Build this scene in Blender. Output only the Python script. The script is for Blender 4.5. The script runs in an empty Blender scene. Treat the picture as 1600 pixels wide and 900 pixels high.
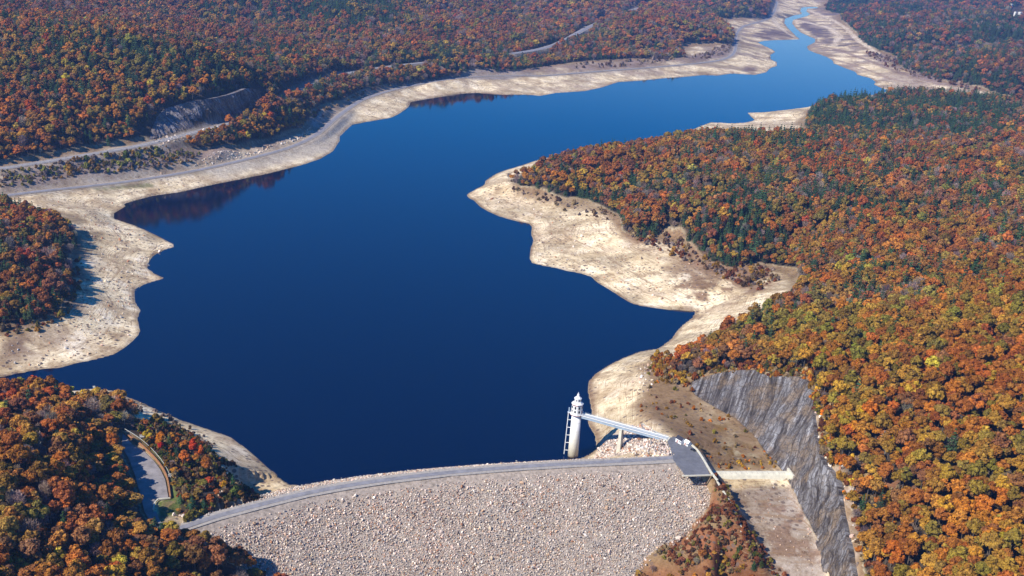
import bpy, bmesh, math, random
import numpy as np
from mathutils import Vector, Matrix
from mathutils.geometry import delaunay_2d_cdt

random.seed(7); rng = np.random.default_rng(7)
scene = bpy.context.scene
COL = scene.collection

# ------------------------------------------------------------------ camera, sky, sun, exposure
F = 1800.0; CH = 405.0; TH = math.atan2(600, F); ROLL = math.radians(4)
cam_d = bpy.data.cameras.new('camera'); cam = bpy.data.objects.new('camera', cam_d); COL.objects.link(cam)
cam_d.sensor_width = 36; cam_d.lens = 36 * F / 1600; cam_d.clip_start = 1; cam_d.clip_end = 60000
RM = Matrix.Rotation(math.pi / 2 - TH, 3, 'X') @ Matrix.Rotation(ROLL, 3, 'Z')
cam.matrix_world = Matrix.Translation((0, 0, CH)) @ RM.to_4x4()
scene.camera = cam

SUN_EL = math.radians(40); SHADOW_DIR = math.radians(38)   # shadows run this way (from +X towards +Y)
w = bpy.data.worlds.new('World'); scene.world = w; w.use_nodes = True
nt = w.node_tree; bg = nt.nodes['Background']
sky = nt.nodes.new('ShaderNodeTexSky'); sky.sky_type = 'NISHITA'; sky.sun_disc = False
sky.sun_elevation = SUN_EL; sky.sun_rotation = math.atan2(-math.cos(SHADOW_DIR), -math.sin(SHADOW_DIR))
sky.altitude = 400; sky.air_density = 1.0; sky.dust_density = 0.1; sky.ozone_density = 4.0
hs_w = nt.nodes.new('ShaderNodeHueSaturation'); hs_w.inputs['Saturation'].default_value = 1.6; hs_w.inputs['Hue'].default_value = .512; nt.links.new(sky.outputs[0], hs_w.inputs['Color']); nt.links.new(hs_w.outputs[0], bg.inputs[0]); bg.inputs[1].default_value = 0.12
sd = bpy.data.lights.new('sun', 'SUN'); sd.energy = 5.0; sd.angle = math.radians(0.5); sd.color = (1, 0.94, 0.85)
sun = bpy.data.objects.new('sun', sd); COL.objects.link(sun)
sdir = Vector((math.cos(SHADOW_DIR) * math.cos(SUN_EL), math.sin(SHADOW_DIR) * math.cos(SUN_EL), -math.sin(SUN_EL)))
sun.rotation_euler = sdir.to_track_quat('-Z', 'Y').to_euler()
vs = scene.view_settings; vs.view_transform = 'Standard'; vs.look = 'None'; vs.exposure = 0.45; vs.gamma = 1; vs.use_curve_mapping = False
scene.cycles.use_denoising = True
HAZE = 4.8e-5
scene.cycles.max_bounces = 5; scene.cycles.diffuse_bounces = 2; scene.cycles.transparent_max_bounces = 4
scene.cycles.volume_bounces = 0
try: scene.cycles.use_adaptive_sampling = True; scene.cycles.adaptive_threshold = 0.02
except Exception: pass

# ------------------------------------------------------------------ rays from the photograph's viewpoint (used to survey the ground)
RN = np.array(RM)
def un(px, py, z):
    d = RN @ np.array([(px - 800) / F, -(py - 450) / F, -1.0]); t = (z - CH) / d[2]
    return np.array([d[0] * t, d[1] * t, z])
def pj(P):
    c = (np.asarray(P, float) - np.array([0, 0, CH])) @ RN
    return 800 + F * c[..., 0] / -c[..., 2], 450 - F * c[..., 1] / -c[..., 2], -c[..., 2]
def uv(x, y): return math.atan2(x, y), math.log(math.hypot(x, y))

# ------------------------------------------------------------------ value noise
def vnoise(x, y, seed=0):
    xi = np.floor(x).astype(np.int64); yi = np.floor(y).astype(np.int64); fx = x - xi; fy = y - yi
    fx = fx * fx * (3 - 2 * fx); fy = fy * fy * (3 - 2 * fy)
    def h(a, b):
        n = (a * 374761393 + b * 668265263 + seed * 1442695041) & 0xffffffff
        n = ((n ^ (n >> 13)) * 1274126177) & 0xffffffff
        return ((n ^ (n >> 16)) & 0xffff) / 65535.0
    return (h(xi, yi) * (1 - fx) + h(xi + 1, yi) * fx) * (1 - fy) + (h(xi, yi + 1) * (1 - fx) + h(xi + 1, yi + 1) * fx) * fy
def fbm(x, y, s, o=4, seed=0):
    r = 0; a = .5; t = 0
    for i in range(o):
        r = r + a * vnoise(x / s + 17.3 * i, y / s - 9.1 * i, seed + i); t += a; a *= .5; s = s * .5
    return r / t

# ------------------------------------------------------------------ survey lines: (px, py) or (px, py, z)
def L(z, pts): return [un(p[0], p[1], p[2] if len(p) > 2 else z) for p in pts]
CREST = 34.0
water_px = [(487,760),(453,756),(435,744),(416,730),(400,714),(385,702),(359,683),(321,670),(280,656),(242,640),(227,632),(204,622),(174,609),(147,606),(128,610),
 (60,613),(0,613),(-160,613),(-160,600),(0,589),(30,584),(61,578),(90,575),(118,568),(150,562),(176,555),(195,543),(206,534),(216,524),(219,517),(214,497),(219,485),(212,475),(209,467),(209,452),(225,444),(258,435),(240,427),(228,418),(232,408),(240,399),(255,391),(273,386),(272,381),(243,367),(225,359),(209,352),(190,346),(176,342),(178,332),(188,327),(196,323),(193,318),
 (236,306),(280,300),(338,287),(380,279),(422,270),(470,258),(500,248),(520,236),(530,220),(530,213),(550,194),(575,190),(611,184),(626,176),(638,167),(641,159),(682,152),(719,146),(746,145),(787,148),(824,148),(844,150),(870,145),(895,143.5),(915,142),(939,137),(966,128),(1000,126),(1040,122),(1070,120),(1100,117),(1120,118),(1145,114.5),(1180,117),(1198,113),(1204,106),(1214,103),(1213,97),(1203,92),(1203,86),(1211,81),(1206,77),(1195,73),(1183,66),(1195,63.5),(1215,62.5),(1235,62),(1250,61.5),
 (1243,56),(1236,49),(1229,42),(1224,35),(1226,29),(1240,24),(1253,22),(1250,17),(1252,12),(1260,10.5),(1280,10.5),(1280,13),(1262,13.5),(1260,17),(1267,22),(1262,25),(1240,31),(1238,36),(1243,43),(1252,51),(1265,57),(1275,61),(1274,66),(1262,72),(1263,78),(1275,83),(1290,88),(1301,94),(1303,99),(1320,106),(1337,112),(1340,117),(1358,121),(1369,128),(1365,132),(1378,138),(1388,141),(1375,148),(1345,149),(1333,151),(1320,154),(1290,158),(1262,168),(1230,172),(1200,175),(1167,176),(1175,183),(1180,188),(1165,192),(1140,193),(1112,191),(1098,196),(1083,202),(1070,212),(1020,220),(950,230),(880,240),(835,252),(805,262),
 (790,266),(775,272),(760,282),(757,290),(745,296),(730,304),(732,309),(742,314),(750,323),(762,330),(780,338),(805,345),(826,349),(832,354),(830,365),(834,376),(829,388),(827,404),(831,411),(850,416),(870,419),(888,424),(905,426),(924,432),(934,442),(955,454),(970,464),(985,474),(1000,478),(1030,482),(1060,484),(1088,486),(1083,497),(1068,508),(1060,516),(1050,530),(1030,545),(1000,550),(975,560),(950,572),(932,584),(921,596),(919,607),(921,620),(924,633),(926,647),(918,658),(922,667),(930,679),(932,692),(931,702),(922,711),(907,717),(860,720),(800,724),(700,731),(600,744)]
WATER = np.array(L(0, water_px))

def PW_(px, r, z):
    p = un(px, 60, 0); u = max(-.635, min(.635, math.atan2(p[0], p[1]))); return np.array([math.sin(u) * r, math.cos(u) * r, z])
def PD(px, py, d):
    v = RN @ np.array([(px - 800) / F, -(py - 450) / F, -1.0]); t = d / math.hypot(v[0], v[1]); return np.array([v[0] * t, v[1] * t, CH + v[2] * t])
# --- forest outlines (where trees begin)
F1 = L(0, [(-200,618,24),(0,616,24),(30,618,24),(60,622,24),(100,628,22),(130,634,18),(150,634,16),(175,638,14),(204,650,14),(242,668,14),(280,688,15),(305,704,18),(322,724,24),(342,746,28),(362,762,31),(380,772,32),(384,779,33),(360,782,34),(330,792,34),(300,801,34),(275,808,34),(268,800,34.5),(276,788,35),(268,770,36),(262,742,36),(248,716,36),(228,694,36),(200,674,36),(186,676,37),(188,696,37),(200,726,37),(214,765,37),(222,800,36),(235,818,35),(270,835,34),(300,850,30),(345,870,24),(395,893,16),(430,925,4),(480,985,-14),(-200,985,90)])
F2 = L(18, [(-200,300),(0,322),(20,327),(40,334),(78,347),(100,357),(116,370),(119,386),(112,395),(106,412),(112,430),(112,450),(105,472),(90,488),(60,500),(0,512),(-200,520)])
F3 = L(22, [(-200,292,36),(0,257,36),(100,241,38),(225,219,41),(262,226,36),(314,237,22),(371,233,16),(430,219,15),(470,204,15),(483,192,15),(483,178,24),(500,170,16),(533,160,16),(560,143,22),(598,132,22),(665,122,24),(709,117,24),(733,110,24),(780,110,24),(827,107,24),(868,99,24),(900,96),(976,91),(1020,91),(1070,89),(1062,80,20),(1066,70,20),(1100,69,20),(1144,68,20),(1148,55,20),(1127,34,20),(1114,29),(1178,28),(1200,24),(1202,10)]) + [PW_(1210,12500,150), PW_(-400,12500,150), PW_(-400,2400,150), PW_(-400,1700,60)]
F4 = [PW_(1298,12500,150)] + L(22, [(1296,4),(1290,15),(1313,23),(1317,34),(1340,54),(1347,68),(1371,78),(1401,88),(1408,105),(1440,117),(1465,125),(1500,131),(1533,138),(1560,147),(1600,154),(1800,180)]) + [PW_(2000,12500,150)]
F5 = L(20, [(1800,200),(1620,168),(1570,162),(1536,163),(1526,165),(1480,159),(1431,155),(1398,152),(1376,157),(1366,164),(1330,162),(1303,161),(1290,166),(1271,170),(1262,182),(1258,196),(1276,212),(1240,219),(1205,219),(1161,218),(1100,219),(1084,219),(1060,225),(1000,236),(900,254),(840,268),(808,279),(792,280),(815,290),(845,297),(876,309),(916,312),(947,326),(968,337),(972,362),(1004,373),(1040,366),(1065,371),(1099,405),(1139,417),(1180,414),(1207,416),(1245,425,26),(1250,450,34),(1228,472,38),(1195,492,38),(1165,508,36),(1138,524,33),(1112,536,29),(1085,547,27),(1062,560,27),(1042,573,26),(1036,580,27),(1060,586,30),(1079,590,32),(1105,582,38),(1173,571,50),(1200,582,56),(1262,582,64),(1280,617,62),(1286,658,56),(1292,692,53),(1300,722,50),(1325,749,46),(1327,787,41),(1334,824,37),(1342,862,33),(1350,900,29),(1362,985,20),(1420,1200,20),(1800,1200,70)])
F6 = L(0, [(975,905,-8),(1000,890,-5),(1040,880,2),(1080,872,6),(1120,868,10),(1160,876,12),(1190,890,10),(1200,905,8),(1190,985,2),(960,985,-14)])   # clump below the dam's right end
CL_BOT = L(0, [(1075,601,29),(1087,617,27),(1124,639,25.5),(1155,658,25),(1181,681,25),(1200,711,24.5),(1226,737,24.5),(1234,755,20.5),(1253,794,17),(1268,824,14),(1283,858,10),(1291,890,6),(1300,935,1),(1312,990,-4)])
CL_TOP = L(0, [(1079,597,31),(1105,586,38),(1173,575,50),(1200,588,56),(1260,588,64),(1272,617,62),(1272,658,56),(1276,692,53),(1285,722,50),(1309,749,46),(1313,787,41),(1321,824,37),(1328,862,33),(1336,900,29),(1344,940,24),(1352,990,18)])
CA_BOT = L(42, [(233,217),(250,213),(290,205),(324,196),(371,184),(402,171),(414,162)])
CA_TOP = L(0, [(236,204,50),(250,172,71),(297,158,79),(338,153,82),(371,144,84),(388,136,86),(409,143,70)])
CHUTE_L = L(0, [(1128,757,20.5),(1150,785,17),(1172,820,13),(1192,855,9),(1210,895,4),(1222,940,-3),(1235,990,-8)])
PATH = L(0, [(1117,743,33.5),(1127,760,32),(1140,785,29),(1152,812,26),(1161,834,23)])
PAD = L(CREST, [(1041,684.5),(1055,683),(1072,690),(1089,703),(1100,722),(1109,741),(1072,743),(1062,730),(1052,719),(1050,708)])
LOT = L(36, [(192,677),(208,696),(226,706),(240,720),(250,733),(258,749),(263,777),(242,780),(238,798),(250,814),(268,824),(262,832),(240,822),(226,800),(220,775),(212,745),(202,718),(190,696)])
crest_c = np.array(L(CREST, [(262,832),(290,822),(340,806),(400,790),(480,770),(540,759),(600,750),(700,738),(800,730),(900,724),(1000,720),(1060,717)]))
# --- dam frame: s along the crest, n downstream
c0, c1 = crest_c[1], crest_c[-1]; ds = (c1 - c0)[:2]; DLEN = np.linalg.norm(ds); ds = ds / DLEN; dn = np.array([ds[1], -ds[0]])
cs = (crest_c[:, :2] - c0[:2]) @ ds; cn = (crest_c[:, :2] - c0[:2]) @ dn
HW = 5.0
def dam_sn(x, y): return (x - c0[0]) * ds[0] + (y - c0[1]) * ds[1], (x - c0[0]) * dn[0] + (y - c0[1]) * dn[1]
def dam_z(x, y):
    s, n = dam_sn(x, y); k = n - np.interp(s, cs, cn)
    return np.where(k > HW, CREST - .54 * (k - HW), np.where(k < -HW, CREST - .52 * (-k - HW), CREST))
def on_dam(px, py, dz=0):
    d = RN @ np.array([(px - 800) / F, -(py - 450) / F, -1.0]); d /= np.linalg.norm(d)
    t = np.arange(400, 1300, .5); P = np.array([0, 0, CH]) + t[:, None] * d
    k = np.argmax(P[:, 2] < dam_z(P[:, 0], P[:, 1])); p = P[k].copy(); p[2] += dz; return p
DC_R = [on_dam(*p) for p in [(1102,752),(1112,775),(1108,795),(1090,812),(1060,835),(1030,855),(1000,878),(975,903),(940,950),(915,990)]]
DC_L = [on_dam(*p) for p in [(285,838),(330,862),(380,888),(420,915),(460,950),(500,990)]]
road_low = L(20, [(-200,338),(-60,316,20),(0,307,16),(60,299,15),(130,292,13),(200,284,11),(265,274,10),(330,262,10),(385,249,10),(440,235,10),(475,222,10),(500,207,10),(516,192,10),(530,180,11),(548,167,11),(565,156,12),(600,144,12),(640,134,12),(690,126,13),(735,120,14),(790,118,14),(840,119,13),(870,117,12),(930,112,12),(1000,107,12),(1070,101,12),(1110,97,12),(1135,92,12),(1147,84,12),(1150,72,12),(1149,60,12),(1152,50,12),(1160,41,12),(1180,36,12),(1200,30,12),(1208,22,12),(1212,12,13),(1214,2,14)])
road_up = L(42, [(-200,297,33),(0,264,35),(60,255,36),(120,245,38),(180,235,39),(230,226,40),(300,208,42),(370,190,42),(420,170,42),(445,158,42),(460,148),(478,137),(500,126),(530,117),(565,110),(620,102),(680,96)])
road_far = L(40, [(800,84),(840,78),(868,70),(885,62),(905,50),(925,40),(950,28),(985,16),(1020,8)])

isl = [L(1.5, [(1206,72),(1222,73),(1232,75)])]
free_pts = L(0, [
 # right shore near the tower
 (985,560,9),(955,590,10),(945,625,8),(945,655,7),(955,680,11),(968,697,17),(985,640,20),(1000,600,25),(1010,640,27),(1030,668,32),(1012,690,30),(985,705,29),(1025,600,28),(1060,620,27),(1100,660,26),(1140,700,25),(1120,733,25.5),(1160,730,25),(1100,712,27),(1200,733,25),(1232,740,25),
 # downstream spillway and abutment
 (1180,780,18.5),(1220,800,16),(1240,860,9.5),(1265,930,-1),(1130,830,21),(1120,870,14),(1170,860,18),(1060,870,6),(1100,810,24),
 # near left hill
 (170,705,38),(150,700,43),(120,665,42),(60,650,48),(0,650,52),(170,765,40),(120,745,50),(60,720,66),(0,720,68),(190,835,39),(120,850,50),(0,850,62),(240,870,37),(280,900,32),(200,940,44),(0,940,58),(200,660,30),(100,645,32),(300,725,33),(320,760,34),(240,665,30),(340,745,31),(250,790,35.5),(-150,700,62),(-150,900,56),(340,900,24),
 # left middle
 (40,420,34),(0,380,36),(60,360,26),(0,460,30),(-120,420,50),
 (150,450,9),(170,400,8),(60,545,7),(100,520,9),(150,520,5),(170,360,10),(120,330,14),(60,316,17),
 # left mountain
 (0,200,70),(100,190,72),(200,180,70),(0,120,110),(100,110,118),(200,115,112),(300,130,98),(0,45,150),(100,48,155),(200,62,148),(290,82,132),(350,105,112),(400,125,100),(440,135,72),(465,132,54),
 (340,224,32),(380,206,36),(430,188,38),(462,186,28),(500,162,30),(520,150,30),(550,137,28),
 # valley flats at the head of the lake
 (1180,50,10),(1200,70,6),(1215,45,7),(1210,35,9),(1180,90,7),(1170,100,6),(1120,105,8),(1290,50,8),(1310,60,11),(1330,80,12),(1290,75,5),(1350,95,12),(1380,112,12),(1430,130,11),(1480,140,13),(1250,35,5),(1260,45,5),(1280,30,9),(1230,15,8),(1220,8,14),(1290,0,14),
 # right forest
 (1320,175,34),(1400,170,38),(1500,175,40),(1600,180,40),(900,262,42),(950,250,50),(1050,240,52),(860,280,34),(1150,230,48),(1250,230,46),(1400,225,50),(1550,225,55),
 (1000,320,46),(1100,340,50),(1200,340,56),(1350,330,64),(1500,330,72),(1600,330,76),(1280,400,50),(1400,420,66),(1550,430,84),(1640,450,95),
 (1260,470,44),(1200,520,48),(1130,552,38),(1300,540,70),(1400,540,80),(1500,550,88),(1600,560,98),(1340,640,70),(1450,650,82),(1600,680,92),(1360,740,58),(1450,760,68),(1600,780,80),(1400,850,50),(1500,870,60),(1600,900,68),(1430,960,48),(1530,980,58),(1640,1000,64),(1400,1050,42),(1560,1100,58),(1700,800,90),(1230,560,62),
 # right bare shore
 (860,330,6),(900,350,9),(950,390,9),(1000,430,7),(1050,440,10),(1120,450,14),(1160,455,17),(1060,475,5),(940,420,4),(1230,190,9),(1200,190,6),(1140,197,7),
 (800,310,6),(400,262,5),(480,240,5),(590,170,6),(740,132,8),(900,128,6),(1030,112,6),(1330,150,3)])
free_pts += [PD(*q) for q in [(0,10,2900),(0,-40,3800),(200,15,3000),(200,-30,4200),(300,45,2850),(420,10,3400),(400,-40,4600),(400,70,2600),(480,95,2450),(520,60,2900),
 (600,60,2900),(600,15,3500),(700,50,3100),(700,5,3900),(780,70,3050),(800,30,3750),(860,10,4300),(860,55,3450),(700,-40,5600),(960,55,3600),(1020,35,3980),(1090,20,4800),(1100,-5,5700),(950,-20,5700),
 (1160,14,5200),(600,100,2620),(700,92,2760),(1080,48,4000),(1120,50,4050),(1000,78,3420),(930,80,3250),
 (1400,60,4300),(1500,100,3650),(1600,120,3450),(1450,30,5000),(1550,50,4500),(1600,20,5500),(1400,10,6000),(1500,-10,6900),(1640,-20,7600),(1700,60,4500),(1350,20,5800)]]
# lake bed and under-dam points
bed = [np.array([*un(px, py, 0)[:2], -10.0]) for px, py in [(430,350),(300,340),(400,500),(300,600),(600,600),(600,400),(800,600),(700,250),(900,200),(1100,150),(1250,120),(1300,140),(950,520),(800,450),(500,650),(700,680),(640,220),(860,680),(400,640),(180,590),(60,598),(880,640)]]
ud = []
for s in np.linspace(25, DLEN - 22, 9):
    for k in (-45, 0, 30, 60, 100, 140):
        x = c0[0] + ds[0] * s + dn[0] * (np.interp(s, cs, cn) + k); y = c0[1] + ds[1] * s + dn[1] * (np.interp(s, cs, cn) + k)
        ud.append(np.array([x, y, float(dam_z(x, y)) - 5]))

V2, V3, EDG = [], [], []
def add_line(pts, closed=False):
    i0 = len(V2)
    for p in pts: V2.append(uv(p[0], p[1])); V3.append(p[2])
    for i in range(len(pts) - 1): EDG.append((i0 + i, i0 + i + 1))
    if closed: EDG.append((i0 + len(pts) - 1, i0))
add_line(list(WATER), True)
for f in (F1, F2, F3, F4, F5): add_line(f)
for ln in (CL_BOT, CL_TOP, CA_BOT, CA_TOP, CHUTE_L, PATH, DC_R, DC_L, road_low, road_up, road_far): add_line(ln)
add_line(PAD, True); add_line(LOT, True)
for p in free_pts + bed + ud: V2.append(uv(p[0], p[1])); V3.append(p[2])
U0, U1, W0, W1 = -.64, .64, math.log(330), math.log(13000)
A2 = np.array(V2); A3 = np.array(V3)
inb = (A2[:, 0] > U0) & (A2[:, 0] < U1) & (A2[:, 1] > W0) & (A2[:, 1] < W1)
for i in range(17):
    for q in ((U0 + (U1 - U0) * i / 16, W0), (U0 + (U1 - U0) * i / 16, W1), (U0, W0 + (W1 - W0) * i / 16), (U1, W0 + (W1 - W0) * i / 16)):
        d = (A2[:, 0] - q[0]) ** 2 + ((A2[:, 1] - q[1]) * .5) ** 2 + 1e-3
        d[A3 < 1] *= 6
        V2.append(q); V3.append(260.0 if q[1] >= W1 - 1e-6 else float((A3 / d ** 1.5).sum() / (1 / d ** 1.5).sum()))
res = delaunay_2d_cdt([Vector(v) for v in V2], EDG, [], 0, 1e-6)
tv = np.array([tuple(v) for v in res[0]]); tz = np.zeros(len(tv)); V2a = np.array(V2); V3a = np.array(V3)
for i, o in enumerate(res[3]):
    if o: tz[i] = np.mean([V3[k] for k in o])
    else:
        d = ((V2a - tv[i]) ** 2).sum(1); j = np.argsort(d)[:4]; tz[i] = (V3a[j] / (d[j] + 1e-9)).sum() / (1 / (d[j] + 1e-9)).sum()
NU, NV = 900, 1250
gu = np.linspace(U0, U1, NU); gv = np.linspace(W0, W1, NV); du = gu[1] - gu[0]; dv = gv[1] - gv[0]
G = np.full((NV, NU), np.nan)
for f in res[2]:
    if len(f) != 3: continue
    a, b, c = tv[f[0]], tv[f[1]], tv[f[2]]
    den = (b[1] - c[1]) * (a[0] - c[0]) + (c[0] - b[0]) * (a[1] - c[1])
    if abs(den) < 1e-14: continue
    i0 = max(0, int((min(a[0], b[0], c[0]) - U0) / du)); i1 = min(NU, int((max(a[0], b[0], c[0]) - U0) / du) + 2)
    j0 = max(0, int((min(a[1], b[1], c[1]) - W0) / dv)); j1 = min(NV, int((max(a[1], b[1], c[1]) - W0) / dv) + 2)
    if i1 <= i0 or j1 <= j0: continue
    X, Y = np.meshgrid(gu[i0:i1], gv[j0:j1])
    l0 = ((b[1] - c[1]) * (X - c[0]) + (c[0] - b[0]) * (Y - c[1])) / den
    l1 = ((c[1] - a[1]) * (X - c[0]) + (a[0] - c[0]) * (Y - c[1])) / den
    l2 = 1 - l0 - l1; m = (l0 > -1e-6) & (l1 > -1e-6) & (l2 > -1e-6)
    z = l0 * tz[f[0]] + l1 * tz[f[1]] + l2 * tz[f[2]]
    S = G[j0:j1, i0:i1]; S[m] = z[m]
print('unfilled', int(np.isnan(G).sum())); G = np.where(np.isnan(G), 20, G)
UU, VV = np.meshgrid(gu, gv); RR = np.exp(VV); GX = np.sin(UU) * RR; GY = np.cos(UU) * RR

def inside(poly, X=None, Y=None):
    """even-odd test of grid points in a world polygon"""
    X = GX if X is None else X; Y = GY if Y is None else Y
    out = np.zeros(X.shape, bool); n = len(poly)
    for i in range(n):
        x0, y0 = poly[i][0], poly[i][1]; x1, y1 = poly[(i + 1) % n][0], poly[(i + 1) % n][1]
        if y0 == y1: continue
        c = ((y0 > Y) != (y1 > Y)); out ^= c & (X < (x1 - x0) * (Y - y0) / (y1 - y0) + x0)
    return out
def dist_line(pts, X=None, Y=None, closed=False, zs=False):
    X = GX if X is None else X; Y = GY if Y is None else Y
    D = np.full(X.shape, 1e9); Z = np.zeros(X.shape); n = len(pts)
    for i in range(n if closed else n - 1):
        p, q = pts[i], pts[(i + 1) % n]; dx, dy = q[0] - p[0], q[1] - p[1]; l = dx * dx + dy * dy + 1e-9
        t = np.clip(((X - p[0]) * dx + (Y - p[1]) * dy) / l, 0, 1)
        d = (X - p[0] - t * dx) ** 2 + (Y - p[1] - t * dy) ** 2
        if zs: m = d < D; Z[m] = (p[2] + t * (q[2] - p[2]))[m]
        D = np.minimum(D, d)
    return (np.sqrt(D), Z) if zs else np.sqrt(D)
def blur(A, k):
    for ax in (0, 1):
        B = A.copy(); n = 1
        for s in range(1, k + 1):
            P = np.pad(A, [(s, s) if a == ax else (0, 0) for a in (0, 1)], mode='edge')
            sl = [slice(None)] * 2; sl[ax] = slice(0, A.shape[ax]); B = B + P[tuple(sl)]
            sl[ax] = slice(2 * s, 2 * s + A.shape[ax]); B = B + P[tuple(sl)]; n += 2
        A = B / n
    return A
def sm(x, a, b): t = np.clip((x - a) / (b - a), 0, 1); return t * t * (3 - 2 * t)

m_water = inside(WATER); d_water = dist_line(list(WATER), closed=True)
m_for = np.zeros(G.shape, bool)
for f in (F1, F2, F3, F4, F5, F6): m_for |= inside(f)
m_for &= ~m_water
d_for = blur(m_for.astype(float), 10)
m_pad = inside(PAD); m_lot = inside(LOT)
Gb = blur(blur(G, 3), 2); Gf = blur(blur(G, 5), 4)
wf = sm(d_for, .4, 1.0)
G = Gb * (1 - wf) + Gf * wf
n1 = fbm(GX, GY, 420, 4, 3) - .5; n2 = fbm(GX, GY, 90, 3, 11) - .5; n3 = fbm(GX, GY, 16, 3, 21) - .5
farw = sm(RR, 1800, 4000)
G += wf * (n1 * (16 + 120 * farw) + n2 * (7 + 16 * farw))
shore = (~m_water) & (~m_for)
G += np.where(shore, (n2 * 2.2 + n3 * 1.0) * sm(d_water, 2, 30), 0)
G += np.where((~m_water) & (d_water < 60), (fbm(GX, GY, 40, 3, 31) - .5) * 1.2 * sm(d_water, 0, 15) * (1 - sm(d_water, 40, 60)), 0)
# roads and levelled ground
roadd = np.full(G.shape, 1e9)
ROADS = {}
def smooth_line(pts, step=12, it=3):
    P = np.array(pts, float)
    for _ in range(it):
        Q = [P[0]]
        for a, b in zip(P[:-1], P[1:]): Q += [a * .75 + b * .25, a * .25 + b * .75]
        Q.append(P[-1]); P = np.array(Q)
    s = np.r_[0, np.cumsum(np.linalg.norm(np.diff(P[:, :2], axis=0), axis=1))]; n = max(2, int(s[-1] / step))
    t = np.linspace(0, s[-1], n); return np.stack([np.interp(t, s, P[:, i]) for i in range(3)], 1)
for nm, ln, hw in (('low', road_low, 5.5), ('up', road_up, 7.5), ('far', road_far, 8)):
    P = smooth_line(ln, 40, 3); D, Z = dist_line(list(P), zs=True); k = 1 - sm(D, hw + 3, hw + 16)
    G = G * (1 - k) + (Z - .25) * k; roadd = np.minimum(roadd, D - hw); ROADS[nm] = smooth_line(ln, 10, 3)
acc = L(36, [(258,829,34.2),(246,818,35.4),(238,800,36)])
for poly, z in ((PAD, CREST), (LOT, 36)):
    d = dist_line(poly, closed=True); ins = inside(poly); k = np.where(ins, 1, 1 - sm(d, 2, 7)); G = G * (1 - k) + (z - .6) * k
# the ground stays below the dam body
s_, n_ = dam_sn(GX, GY); k_ = n_ - np.interp(s_, cs, cn)
m_dam = (s_ > 8) & (s_ < DLEN + 40) & (k_ > -90) & (k_ < 150) & (RR < 1100)
dr = inside(DC_L[::-1] + [crest_c[i] for i in range(1, len(crest_c))] + DC_R)
G = np.where((m_dam & dr) | (m_dam & (s_ < DLEN - 30) & (np.abs(k_) < 14)), np.minimum(G, dam_z(GX, GY) - 2.5), G)
G = np.where(m_dam & (k_ < -HW) & (s_ < DLEN - 60) & (s_ > 40), np.minimum(G, dam_z(GX, GY) - 2.5), G)
G = np.where(m_water, np.minimum(G, -.02 - np.minimum(d_water * .15, 8)), np.where(dr, G, np.maximum(G, np.where((k_ < 8) | (RR > 1100), np.minimum(.02 + d_water * .06, .8), -99))))

for a_, b__ in ((CL_BOT, CL_TOP), (CA_BOT, CA_TOP)):
    mm = blur(inside(list(a_) + list(b__)[::-1]).astype(float), 2); G = G - 7.5 * sm(mm, .35, .9)
def Hz(x, y):
    x = np.asarray(x, float); y = np.asarray(y, float)
    fu = np.clip((np.arctan2(x, y) - U0) / du, 0, NU - 1.001); fv = np.clip((np.log(np.hypot(x, y)) - W0) / dv, 0, NV - 1.001)
    i = fu.astype(int); j = fv.astype(int); a = fu - i; b = fv - j
    return (G[j, i] * (1 - a) + G[j, i + 1] * a) * (1 - b) + (G[j + 1, i] * (1 - a) + G[j + 1, i + 1] * a) * b
def gidx(x, y):
    return (np.clip(np.rint((np.log(np.hypot(x, y)) - W0) / dv).astype(int), 0, NV - 1), np.clip(np.rint((np.arctan2(x, y) - U0) / du).astype(int), 0, NU - 1))
def hit(px, py, dz=0):
    """the ground point seen at a photo pixel"""
    d = RN @ np.array([(px - 800) / F, -(py - 450) / F, -1.0]); d /= np.linalg.norm(d)
    t = np.exp(np.linspace(math.log(450), math.log(14000), 6000)); P = np.array([0, 0, CH]) + t[:, None] * d
    k = np.argmax(P[:, 2] < Hz(P[:, 0], P[:, 1])); p = P[k].copy(); p[2] = float(Hz(p[0], p[1])) + dz; return p

# ------------------------------------------------------------------ materials
def mat(name, col=(.5, .5, .5), rough=.8, metal=0):
    m = bpy.data.materials.new(name); m.use_nodes = True; b = m.node_tree.nodes['Principled BSDF']
    b.inputs['Base Color'].default_value = (*col, 1); b.inputs['Roughness'].default_value = rough; b.inputs['Metallic'].default_value = metal
    b.inputs['Specular IOR Level'].default_value = .25
    return m
def N(m, t, **k):
    n = m.node_tree.nodes.new(t)
    for a, v in k.items(): setattr(n, a, v)
    return n
def LK(m, a, b): m.node_tree.links.new(a, b)
def noise(m, sc, det=4, rough=.6, vec=None, dist=0):
    n = N(m, 'ShaderNodeTexNoise'); n.inputs['Scale'].default_value = sc; n.inputs['Detail'].default_value = det; n.inputs['Roughness'].default_value = rough; n.inputs['Distortion'].default_value = dist
    if vec is not None: LK(m, vec, n.inputs['Vector'])
    return n.outputs['Fac']
def ramp(m, fac, stops):
    r = N(m, 'ShaderNodeValToRGB'); el = r.color_ramp.elements
    while len(el) < len(stops): el.new(.5)
    for e, (p, c) in zip(el, stops): e.position = p; e.color = (*c, 1) if len(c) == 3 else c
    LK(m, fac, r.inputs['Fac']); return r.outputs['Color']
def mix(m, f, a, b, mode='MIX'):
    x = N(m, 'ShaderNodeMix', data_type='RGBA', blend_type=mode)
    for s, v in ((0, f), (6, a), (7, b)):
        if hasattr(v, 'is_linked'): LK(m, v, x.inputs[s])
        else: x.inputs[s].default_value = v if s == 0 else (*v, 1)
    return x.outputs[2]
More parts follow.
